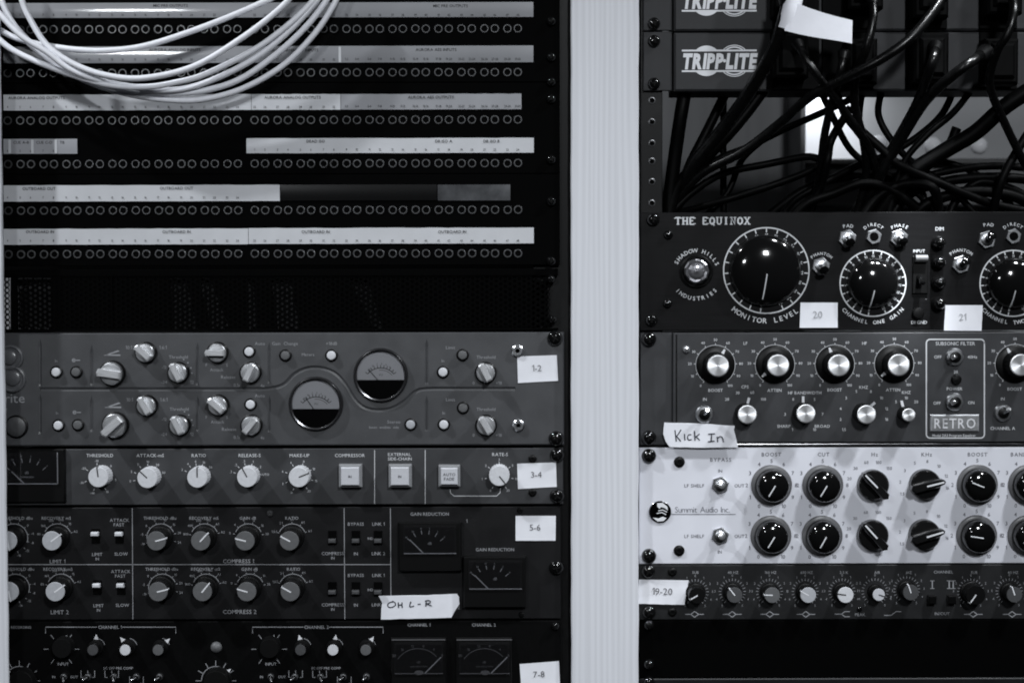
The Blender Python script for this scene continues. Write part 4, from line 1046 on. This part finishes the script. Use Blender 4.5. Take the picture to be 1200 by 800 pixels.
def small_cap(x, y, r, ang, d=0):
    H = 20; u, v = U(x, y, HP + H)
    p = put('knob', shared(('sc', r), lambda: MB().lathe([(r + 1.2, 0), (r + 1, 15), (r + .3, H - 1)], 36).mesh('knob', M_black)), (u, v, HP), G)
    put('cap', shared(('scc', r), lambda: MB().lathe([(r + .2, H - 2), (r, H), (r - 1, H + .4), (.01, H + .4)], 40).mesh('cap', M_spun, smooth=12)), (u, v, HP), p)
    put('pointer', shared(('scp', r), lambda: MB().prism([(-1.5, r), (1.5, r), (1.5, r + 8), (-1.5, r + 8)], .8, 2.4).mesh('pointer', M_print_bright)), (u, v, HP), p, R(90 - ang))
    return u, v
for (x, y, a) in ((838.5, 427.5, 60), (908.3, 427, 222), (978.5, 427, 110), (1048, 426.5, 222), (1189.5, 426.5, 118)):
    u, v = skirt_knob(x, y, a)
    n = 11
    for k in range(n):
        q = 235 - k * 290 / (n - 1); pr.text(str(k * 10), u + 30 * math.cos(R(q)), v + 29.5 * math.sin(R(q)), 3.1, hp, wt=.01); pr.ticks(u, v, 23.5, 25.3, [q], .8, hp)
    pr.arc(u, v, 23.2, .5, -55, 235, hp, 40)
for (x, y, r_, a) in ((875.8, 485.5, 10.8, 75), (944.5, 484.5, 10.8, 90), (1015.5, 485.5, 10.8, 42), (1065, 486, 7.6, 105)): small_cap(x, y, r_, a)
def TP(s_, x, y, sz=3.7, **kw): pr.text(s_, *U(x, y, HP), sz, hp, wt=.008, **kw)
for s_, x, y in (('BOOST', 838.5, 457), ('ATTEN', 907.5, 457), ('BOOST', 978, 456.5), ('ATTEN', 1046.5, 456.5), ('BOOST', 1189, 455.5), ('LF', 873.5, 402), ('HF', 1013, 402), ('HF BANDWIDTH', 943, 460), ('CPS', 873, 453),
                 ('IN', 826, 467.5), ('KHZ', 1012, 453.5), ('KHZ', 1062, 459.5), ('SHARP', 918.5, 499), ('BROAD', 963.5, 499), ('CHANNEL A', 1175, 501.5), ('IN', 1175, 467)): TP(s_, x, y)
for s_, x, y in (('20', 852, 467.5), ('30', 864.5, 460), ('60', 881.5, 459.5), ('100', 894.5, 467.5), ('8', 929.5, 467.5), ('5', 954.5, 467.5), ('3', 920, 485), ('7', 964, 485), ('1', 928.5, 503), ('10', 954.5, 503),
                 ('3', 991.5, 466), ('4', 985, 478.5), ('2', 985, 491), ('1.5', 989, 503), ('5', 1003.5, 458.5), ('8', 1020.5, 458.5), ('10', 1033, 466), ('12', 1039, 478.5), ('16', 1039, 491), ('5', 1050, 470.5), ('10', 1062, 466), ('20', 1073.5, 470.5)): TP(s_, x, y, 3.4)
# boxed filter section
cx0, cx1, cy0, cy1 = 1085.5, 1153.5, 397.5, 513; q_ = 4.5; P_ = []
for (cx, cy, s0) in ((cx1 - q_, cy0 + q_, 0), (cx0 + q_, cy0 + q_, 90), (cx0 + q_, cy1 - q_, 180), (cx1 - q_, cy1 - q_, 270)):
    for k in range(6):
        a = s0 + 18 * k; P_.append(U(cx + q_ * math.cos(R(a)), cy - q_ * math.sin(R(a)), HP))
P_.append(P_[0]); P_.append(P_[1]); pr.ribbon(P_, 1.5, hp)
TP('SUBSONIC FILTER', 1119.5, 402.3, 4.2); TP('OFF', 1099, 418); TP('40Hz', 1139.5, 418); TP('20', 1120, 435.5, 3.4); TP('POWER', 1118.5, 455.3); TP('OFF', 1098, 472); TP('ON', 1138, 471.5)
TP('Model 2A3 Program Equalizer', 1118, 509.8, 3.2, xs=.9)
pr.build('printed_lettering', [M_print], G, smooth=0)
u, v = U(1120, 444.5, HP); MB().lathe([(6, HP), (6, HP + 3), (4.6, HP + 4.4), (.01, HP + 5)], 20, u, v).build('pilot_lamp', M_black, G)
for (x, y, a) in ((825, 485, 72), (1118, 418, 180), (1118, 470.5, 180), (1174.5, 483, 62)): 
    p = toggle(G, x, y, a, 'round', 10.5, 9, M_chrome, lean=.7)
    p.location.y -= HP * K
u0, u1, v0, v1 = rect(1089.5, 1147, 485.5, 505, HP)
p = MB().box(u0, u1, v0, v1, HP - 1, HP + 2, 1).build('name_badge', mat('brushed_badge', (.42, .43, .45), .4, .6, noise=.2, nscale=200), G)
b = MB(); b.box(u0 + 2, u1 - 2, v0 + 2, v1 - 2, HP + 1, HP + 2.3)
b.build('badge_field', mat('badge_grey', (.19, .195, .20), .5, .1, noise=.2, nscale=300), p)
b = MB(); uc_, vc_ = (u0 + u1) / 2, (v0 + v1) / 2
b.text('RETRO', uc_, vc_, 12, HP + 2.9, wt=.012, xs=.86, sp=.1)
b.build('badge_letters', mat('badge_letter', .62, .35), p, smooth=0)
u, v = U(804.5, 409.5, HP + 3); MB().lathe([(4.6, HP), (4.4, HP + 2.5), (3, HP + 4.2), (.01, HP + 4.8)], 18, u, v).build('small_screw', M_chrome, G)
screws(G, [(761, 397.5), (761, 513)], 9)

# ------------------------------------------------------------------ white equaliser
G = thing('equalizer_unit', (*U(975, 660, 0), 0), 'white equalizer panel with round black knobs in two rows', 'equalizer')
faceplate(G, 748.8, 1240, 524, 660, M_white_panel, .8)
chassis(G, 780, 1235, 526, 658, 200)
pr = MB()
def TW(s_, x, y, sz=3.9, mi=0, **kw): pr.text(s_, *U(x, y), sz, wt=.008, mi=mi, **kw)
TW('BYPASS', 844.5, 538.2, 4.6, sp=.14); TW('IN', 844, 551.3, 3.9); TW('IN', 843.5, 646, 3.9)
for y in (568.6, 627.7): TW('LF SHELF', 813.5, y, 4, sp=.12); TW('OUT', 866.5, y, 4)
for s_, x in (('BOOST', 904, ), ('CUT', 965), ('Hz', 1025), ('KHz', 1086), ('BOOST', 1145.5), ('BANDWIDTH', 1206)): TW(s_, x, 532, 4.6, sp=.14)
def dome2(x, y, ang, pl):
    u, v = U(x, y, 0)
    p = put('knob', shared('d2', lambda: MB().lathe([(24, 0), (24, 1.5), (22.5, 2.6), (19, 3)], 48).mesh('knob_skirt', mat('smoked_skirt', (.10, .10, .106), .35, spec=.4))), (u, v, 0), G)
    prof = [(19.6, 2.5), (19.4, 8), (18.6, 14), (16.8, 17.5), (13, 19.8), (7, 21), (.01, 21.3)]
    put('cap', shared('d2c', lambda: MB().lathe(prof, 48).mesh('cap', M_gloss)), (u, v, 0), p)
    def mp():
        return MB().tube([(0, -2, 21.3), (0, 3, 21.2), (0, 7, 21.0), (0, 12.5, 20)], .8, 6).mesh('pointer', M_print_bright)
    put('pointer', shared('d2p', mp), (u, v, 0), p, R(90 - ang))
    return u, v
for (x, a1, a2) in ((904, 240, 240), (964, 240, 242), (1145, 158, 172), (1205, 200, 210)):
    for y, a in ((568, a1), (627.3, a2)):
        u, v = dome2(x - (.8 if y > 600 else 0), y - .5 * (x > 1100), a, 0)
        for k in range(11):
            q = 240 - k * 30; pr.text(str(k), u + 29 * math.cos(R(q)), v + 28.5 * math.sin(R(q)), 4.6, wt=.012)
def wing_knob(x, y, ang):
    H = 14; u, v = U(x, y, H)
    def mk():
        b = MB().lathe([(18, 0), (18, 2), (17.6, 9), (16, 11), (.01, 11.4)], 44)
        b.prism([(-4.5, -17.5), (0, -20.5), (4.5, -17.5), (4.8, 12), (2.6, 19.5), (0, 21), (-2.6, 19.5), (-4.8, 12)], 8, 21, 1.6)
        return b.mesh('knob', M_gloss_soft)
    p = put('pointer_knob', shared('wk', mk), (u, v, 0), G, R(90 - ang))
    put('pointer', shared('wkp', lambda: MB().box(-.9, .9, -2, 18.5, 20.5, 21.5).mesh('pointer', M_print_bright)), (u, v, 0), p, R(90 - ang))
    return u, v
M_gloss_soft = mat('satin_black_bakelite', .006, .22, spec=.5)
for (x, y, a) in ((1025.5, 569, 134), (1025, 628, 132), (1086.5, 568.5, 14), (1086, 627.5, 17)):
    u, v = wing_knob(x, y, a)
    seq = ['20', '30', '60', '100', '150'] if x < 1050 else ['1.5', '2', '3', '5', '8', '10', '12', '16']
    lo, hi = (165, 45) if x < 1050 else (205, -10)
    for k, s_ in enumerate(seq):
        q = lo + (hi - lo) * k / (len(seq) - 1); pr.text(s_, u + 28 * math.cos(R(q)), v + 27 * math.sin(R(q)), 3.7, wt=.008)
pr.build('printed_lettering', [M_ink_soft if False else mat('grey_ink', (.12, .12, .14), .6)], G, smooth=0)
b = MB(); b.text('Summit Audio Inc.', *U(823, 596.5), 7.2, wt=-.006, xs=.98, sp=.02); b.ribbon([U(786, 602.2), U(862, 602.2)], .8, .25)
b.build('script_name', mat('slate_ink', (.14, .145, .17), .6), G, smooth=0)
u, v = U(773.5, 599.5, 1)
p = MB().lathe([(13, 0), (13, 1.2), (12.3, 1.8), (.01, 1.8)], 40, u, v).build('round_emblem', mat('black_nickel', (.08, .08, .085), .18, 1), G)
b = MB()
b.prism([(u - 3.5, v + 10.5), (u + 3, v + 10.8), (u + 8.5, v + 6.5), (u + 9, v + 2), (u + 5, v + 5), (u + 1, v + 6), (u - 1, v + 4), (u - 3.4, v + 6.5)], 1.8, 2.2)
b.prism([(u - 8.5, v - 6.5), (u - 2, v - 7.5), (u + 3, v - 5.5), (u + 7.5, v - 7), (u + 4, v - 10.5), (u - 3, v - 11)], 1.8, 2.2)
b.ribbon([(u - 2, v + 1.5), (u + 3, v + 2.6), (u + 8, v)], 1, 2.2); b.ribbon([(u - 4, v - 1.5), (u + 2, v - .4), (u + 7, v - 3)], 1, 2.2)
b.build('emblem_mark', M_print_bright, p, smooth=0)
for y in (568, 627.5): toggle(G, 844, y, 60, 'hex', 10.5, 6, M_chrome, lean=.25, lr=3)
small_screw(G, 796.3, 541.3, 6.6); small_screw(G, 796, 645.2, 6.6)
screws(G, [(761, 534.5), (761, 652)], 9)

# ------------------------------------------------------------------ graphite equaliser, small knobs
G = thing('equalizer_unit', (*U(975, 725, 0), 0), 'slim graphite equalizer with a row of small knobs from black to white caps', 'equalizer')
faceplate(G, 748.5, 1240, 661.5, 725.3, M_maag, .8)
chassis(G, 780, 1235, 662.5, 724, 200)
pr = MB()
def TM(s_, x, y, sz=3.3, **kw): pr.text(s_, *U(x, y), sz, wt=.008, **kw)
KM = [(817, 697.5, 9.6, M_black, 210, 'SUB'), (861, 697, 9.2, M_cap_dark, 128, '40 HZ'), (905, 697, 9.2, M_cap_mid2 if False else M_cap_mid, 178, '160 HZ'), (947.3, 697, 9.2, M_cap_light, 152, '650 HZ'),
      (991, 696.8, 9.4, M_cap_white, 172, '2.5 K'), (1030, 696.5, 7.2, M_button, -18, 'AIR'), (1067.5, 694, 9.2, M_cap_dark, 108, 'HZ'), (1143.5, 697, 11.5, M_black, 235, 'SUB'), (1189, 696.5, 9.2, M_cap_dark, 108, '40 HZ')]
for (x, y, r_, mt, a, s_) in KM:
    plain_knob(G, x, y, r_, 20, a, mt, M_black, r_ + 2, M_print_bright if mt not in (M_cap_white, M_button) else M_ink, (-.05, 1.0), 1.4, name='knob', taper=1.0)
    u, v = U(x - 2, y, 0)
    u, v = U(x, y, 20)[0], U(x, y, 20)[1]
    for k in range(11):
        q = 235 - k * 29; pr.text(str(abs(k - 5)), u + 20.5 * math.cos(R(q)), v + 19.5 * math.sin(R(q)), 2.9)
    pr.ticks(u, v, 13, 16, [235 - k * 14.5 for k in range(21)], .6, .25)
    TM(s_, x - 2, 670.2)
    if s_ not in ('AIR', 'HZ', '2.5 K'):
        cx, cy = x - 3, 719.2; pr.ribbon([U(cx - 11, cy), U(cx - 4, cy)], .9, .25); pr.ribbon([U(cx + 4, cy), U(cx + 11, cy)], .9, .25)
        dm = [U(cx - 4.5, cy), U(cx, cy - 3.4), U(cx + 4.5, cy), U(cx, cy + 3.4)]
        for k in range(4): pr.ribbon([dm[k], dm[(k + 1) % 4]], 1.0, .25 + .01 * k)
pr.ribbon([U(978, 719), U(986, 719), U(990, 716), U(996, 716)], .9, .25); pr.ribbon([U(986, 719), U(990, 722), U(996, 722)], .9, .25)
pr.ribbon([U(1036, 720.5), U(1044, 720.5), U(1050, 716), U(1056, 716)], .9, .25)
TM('PEAK', 1008, 719.5, 3.6); TM('IN/OUT', 1104, 718.4, 3.7); TM('CHANNEL', 1105.5, 669.6, 3.6)
pr.ribbon([U(1092.5, 680), U(1092.5, 689)], 1.3, .25); pr.ribbon([U(1090, 680), U(1095, 680)], .8, .3); pr.ribbon([U(1090, 689), U(1095, 689)], .8, .3)
for x in (1112.3, 1117): pr.ribbon([U(x, 680), U(x, 689)], 1.5, .25)
pr.ribbon([U(1109.5, 680), U(1119.8, 680)], .8, .3); pr.ribbon([U(1109.5, 689), U(1119.8, 689)], .8, .3)
pr.build('printed_lettering', [M_print_dim], G, smooth=0)
for x in (1092, 1115):
    u, v = U(x, 702, 4); MB().box(u - 4.6, u + 4.6, v - 5, v + 5, 0, 8, 1).build('square_button', M_gloss, G)
u, v = U(1007, 713.5); MB().lathe([(3, 0), (3, 1), (2, 1.8), (.01, 2)], 14, u, v).build('indicator', M_gloss, G)
for (x, y) in ((788, 670), (788, 717)): small_screw(G, x, y, 5.5)
screws(G, [(760, 670), (761, 718)], 8.5)

# ------------------------------------------------------------------ blank panel and the unit below it
G = thing('blank_panel', (*U(975, 793, 0), 0), 'plain black blank panel below the slim graphite equalizer', 'blank panel')
faceplate(G, 750, 1240, 726.5, 793, M_patch, .5)
screws(G, [(761, 733), (761, 779)], 6.5)
G = thing('rack_unit', (*U(975, 860, 0), 0), 'black rack unit whose thin top edge shows along the bottom of the photo', 'rack unit')
u0, u1, v0, v1 = rect(750, 1240, 794.2, 860, 1)
MB().box(u0, u1, v0, v1, -5, 1, 1.0).build('faceplate', M_char, G)
b = MB().box(u0 + 4, u1, v1 - 1.3, v1 - .5, .5, 1.2); b.build('top_edge', mat('pale_edge', .09, .4), G)  # thin paler strip along the top edge
screws(G, [(761, 800)], 7)

# ------------------------------------------------------------------ stickers and tapes
def sticker(corners, text, cu_, cv_, size, label, mt=M_label, ink=None, rot=0, h=.6, wrinkle=.5, base=0):
    t = thing('paper_label', (*U(cu_, cv_, base), base), label, 'label')
    c = [U(x, y, base) for x, y in corners]   # tl tr br bl
    n, m_ = 12, 6; vs = []; fs = []
    for i in range(n + 1):
        for j in range(m_ + 1):
            a, b2 = i / n, j / m_
            u = (1 - a) * (1 - b2) * c[0][0] + a * (1 - b2) * c[1][0] + a * b2 * c[2][0] + (1 - a) * b2 * c[3][0]
            v = (1 - a) * (1 - b2) * c[0][1] + a * (1 - b2) * c[1][1] + a * b2 * c[2][1] + (1 - a) * b2 * c[3][1]
            e = max(abs(a - .5), abs(b2 - .5)) * 2
            vs.append((u, v, base + h + wrinkle * (.3 * math.sin(a * 7 + cu_) + .25 * math.cos(b2 * 5 + a * 3 + cv_)) + (.8 * wrinkle if e > .95 and (i + j) % 3 == 0 else 0)))
    for i in range(n):
        for j in range(m_): k = i * (m_ + 1) + j; fs.append((k, k + 1, k + m_ + 2, k + m_ + 1))
    top = MB().add(vs, fs); rim = [(c[k][0], c[k][1]) for k in (3, 2, 1, 0)]
    top.prism(rim, base + .1, base + .35)
    top.build('paper', mt, t)
    if text:
        b = MB().text(text, *U(cu_, cv_, base), size, base + h + wrinkle * .7 + .25, wt=0, rot=rot, sp=.05); b.build('printed_number', ink or M_label_print, t, smooth=0)
    return t
sticker([(606, 417.5), (652.5, 416), (654, 446), (607, 448.5)], '1-2', 629, 431, 7.4, 'white paper label reading 1-2 on the grey compressor', rot=2)
sticker([(606, 543), (651.5, 541.5), (652.5, 570), (607, 572.5)], '3-4', 628.5, 555.5, 7.4, 'white paper label reading 3-4 beside the rightmost white knob', rot=1.5)
sticker([(604.2, 604), (651.3, 604), (651, 633), (604.2, 633)], '5-6', 627, 617.3, 7.6, 'white paper label reading 5-6 above the lower black meter')
sticker([(609, 777.5), (655, 774), (656.5, 806), (611, 809)], '7-8', 631.5, 789, 7.6, 'white paper label reading 7-8 cut by the bottom of the photo', rot=2)
sticker([(938, 354.5), (981.5, 354.5), (981.5, 383.8), (937, 384)], '20', 958, 368.3, 8.4, 'white paper label reading 20 between the two dials', ink=M_label_faint)
sticker([(1107.8, 357.5), (1151.5, 357.5), (1150, 387.5), (1106, 387.2)], '21', 1128, 371.2, 8, 'white paper label reading 21 left of the rightmost dial', ink=M_label_faint)
sticker([(748.6, 678.5), (807, 679.5), (802, 708), (747.6, 706.8)], '19-20', 776, 692, 8.2, 'wrinkled white paper label reading 19-20 at the left end of the slim equalizer', rot=-1, wrinkle=1.1, base=9 if False else 1.5, ink=M_label_print)

def torn_tape(poly, base, strokes, label, wd, nm='marked_tape'):
    t = thing('tape_strip', (*U(poly[0][0], poly[0][1], base), base), label, 'tape')
    pts = []
    for k in range(len(poly)):
        (xa, ya), (xb, yb) = poly[k], poly[(k + 1) % len(poly)]
        for s_ in range(4):
            f = s_ / 4; j = rnd.uniform(-.3, .3) if s_ else 0; pts.append(U(xa + (xb - xa) * f + j * .5, ya + (yb - ya) * f + j, base))
    pts = pts[::-1]
    MB().prism(pts, base + .1, base + 1.0, .15).build('tape', M_tape, t)
    b = MB()
    for i, st in enumerate(strokes):
        q = catmull([(*U(x, y, base), 0) for x, y in st], 5)
        b.ribbon([(p.x, p.y) for p in q], wd, base + 1.25 + .03 * i)
    b.build('handwriting', M_ink_blue, t, smooth=0)
    return t
kx, ky = 740, 380
def Z(L, ox, oy): return [[(ox + a / 5, oy + b2 / 5) for a, b2 in st] for st in L]
torn_tape([(778.5, 494.8), (820, 496), (861, 498.6), (860, 503), (862, 511), (864.8, 524), (810, 524.2), (784.5, 523.3), (780, 517), (777, 508)], 5,
          Z([[(254, 618), (258, 650), (262, 685)], [(290, 615), (275, 640), (262, 655)], [(262, 652), (275, 668), (288, 684)],
             [(310, 640), (311, 660), (313, 678)], [(350, 645), (335, 645), (328, 660), (334, 675), (352, 672)],
             [(368, 622), (370, 650), (372, 680)], [(398, 640), (384, 652), (373, 658)], [(374, 656), (386, 664), (400, 678)],
             [(448, 642), (470, 640), (488, 639)], [(468, 641), (467, 662), (466, 683)], [(446, 686), (466, 684), (486, 682)],
             [(500, 655), (503, 672), (504, 688)], [(503, 668), (515, 656), (528, 658), (534, 672), (538, 688)]], kx, ky),
          'torn white tape handwritten Kick In across the lower left of the slate equalizer', 1.3)
torn_tape([(443.5, 697.5), (500, 697), (535.5, 695.2), (538, 699), (538.5, 707), (534, 714), (529, 723), (490, 724.2), (446.5, 725.2), (447, 712), (448, 706)], 2,
          Z([[(105, 272), (85, 276), (72, 290), (80, 304), (100, 303), (118, 290), (112, 275), (98, 268)], [(135, 275), (134, 290), (136, 308)], [(156, 275), (156, 292), (157, 308)], [(136, 292), (146, 290), (156, 290)],
             [(208, 270), (203, 285), (202, 300), (215, 300), (226, 296)], [(248, 287), (256, 286), (265, 285)],
             [(298, 270), (296, 285), (295, 300)], [(290, 268), (310, 264), (322, 270), (316, 280), (298, 283)], [(300, 284), (315, 290), (330, 296)]], 440, 650),
          'torn white tape handwritten OH L-R below the black meters', 1.3)

# ------------------------------------------------------------------ white cables looping over the patchbays
GW = 'white patch cables looped over the top patchbay'
WC = [
 ([(-6, 32, 30), (12, 42, 30), (32, 49, 34), (57, 54, 40), (90, 58.5, 46), (125, 59.5, 50), (170, 54, 50), (227, 36, 50), (283, 14, 48), (332, -8, 44), (380, -30, 40)], 'uppermost white cable, a shallow arc leaving the photo at the top'),
 ([(22, -30, 60), (25, -2, 58), (36, 24, 56), (56, 54, 56), (88, 76, 58), (127, 89, 60), (170, 91.5, 60), (227, 78, 60), (283, 45, 60), (326, 12, 58), (346, -10, 56), (362, -36, 50)], 'white cable dropping steeply from the top left and turning right'),
 ([(-8, 40, 40), (12, 57, 42), (42, 72, 45), (85, 88, 48), (127, 99.5, 50), (170, 102, 50), (205, 97, 50), (241, 87, 50), (297, 59, 50), (337, 30, 50), (366, 2, 46), (390, -30, 40)], 'middle white cable running between the two nested loops'),
 ([(-6, -28, 48), (3, 4, 46), (17, 30, 44), (42, 58, 42), (78, 83, 40), (120, 99, 36), (160, 106.5, 34), (198, 109.5, 34), (241, 106, 34), (283, 92, 36), (326, 62, 38), (360, 30, 38), (384, -2, 36), (398, -34, 30)], 'fourth white cable, partly hidden behind its neighbours'),
 ([(-10, -2, 24), (4, 16, 24), (24, 38, 24), (50, 64, 24), (90, 90, 24), (140, 108, 26), (190, 116.5, 28), (235, 117, 30), (283, 104.5, 32), (330, 78, 34), (366, 43, 34), (390, 8, 34), (404, -24, 30)], 'lowest white cable, hanging nearest the third label strip'),
 ([(-6, 10, 60), (14, 32, 62), (30, 46, 62), (56, 62, 60), (80, 80, 56), (112, 93, 52), (150, 101, 44), (190, 106, 40), (232, 100, 40), (290, 74, 44), (335, 40, 46), (372, 0, 44), (392, -30, 40)], 'white cable crossing over the steep one at the left of the bundle'),
]
for pts, lb in WC: cable('white_cable', pts, 3.45, M_wcable, lb, GW, 12)
for o in list(sc.objects):      # drop helper values
    pass
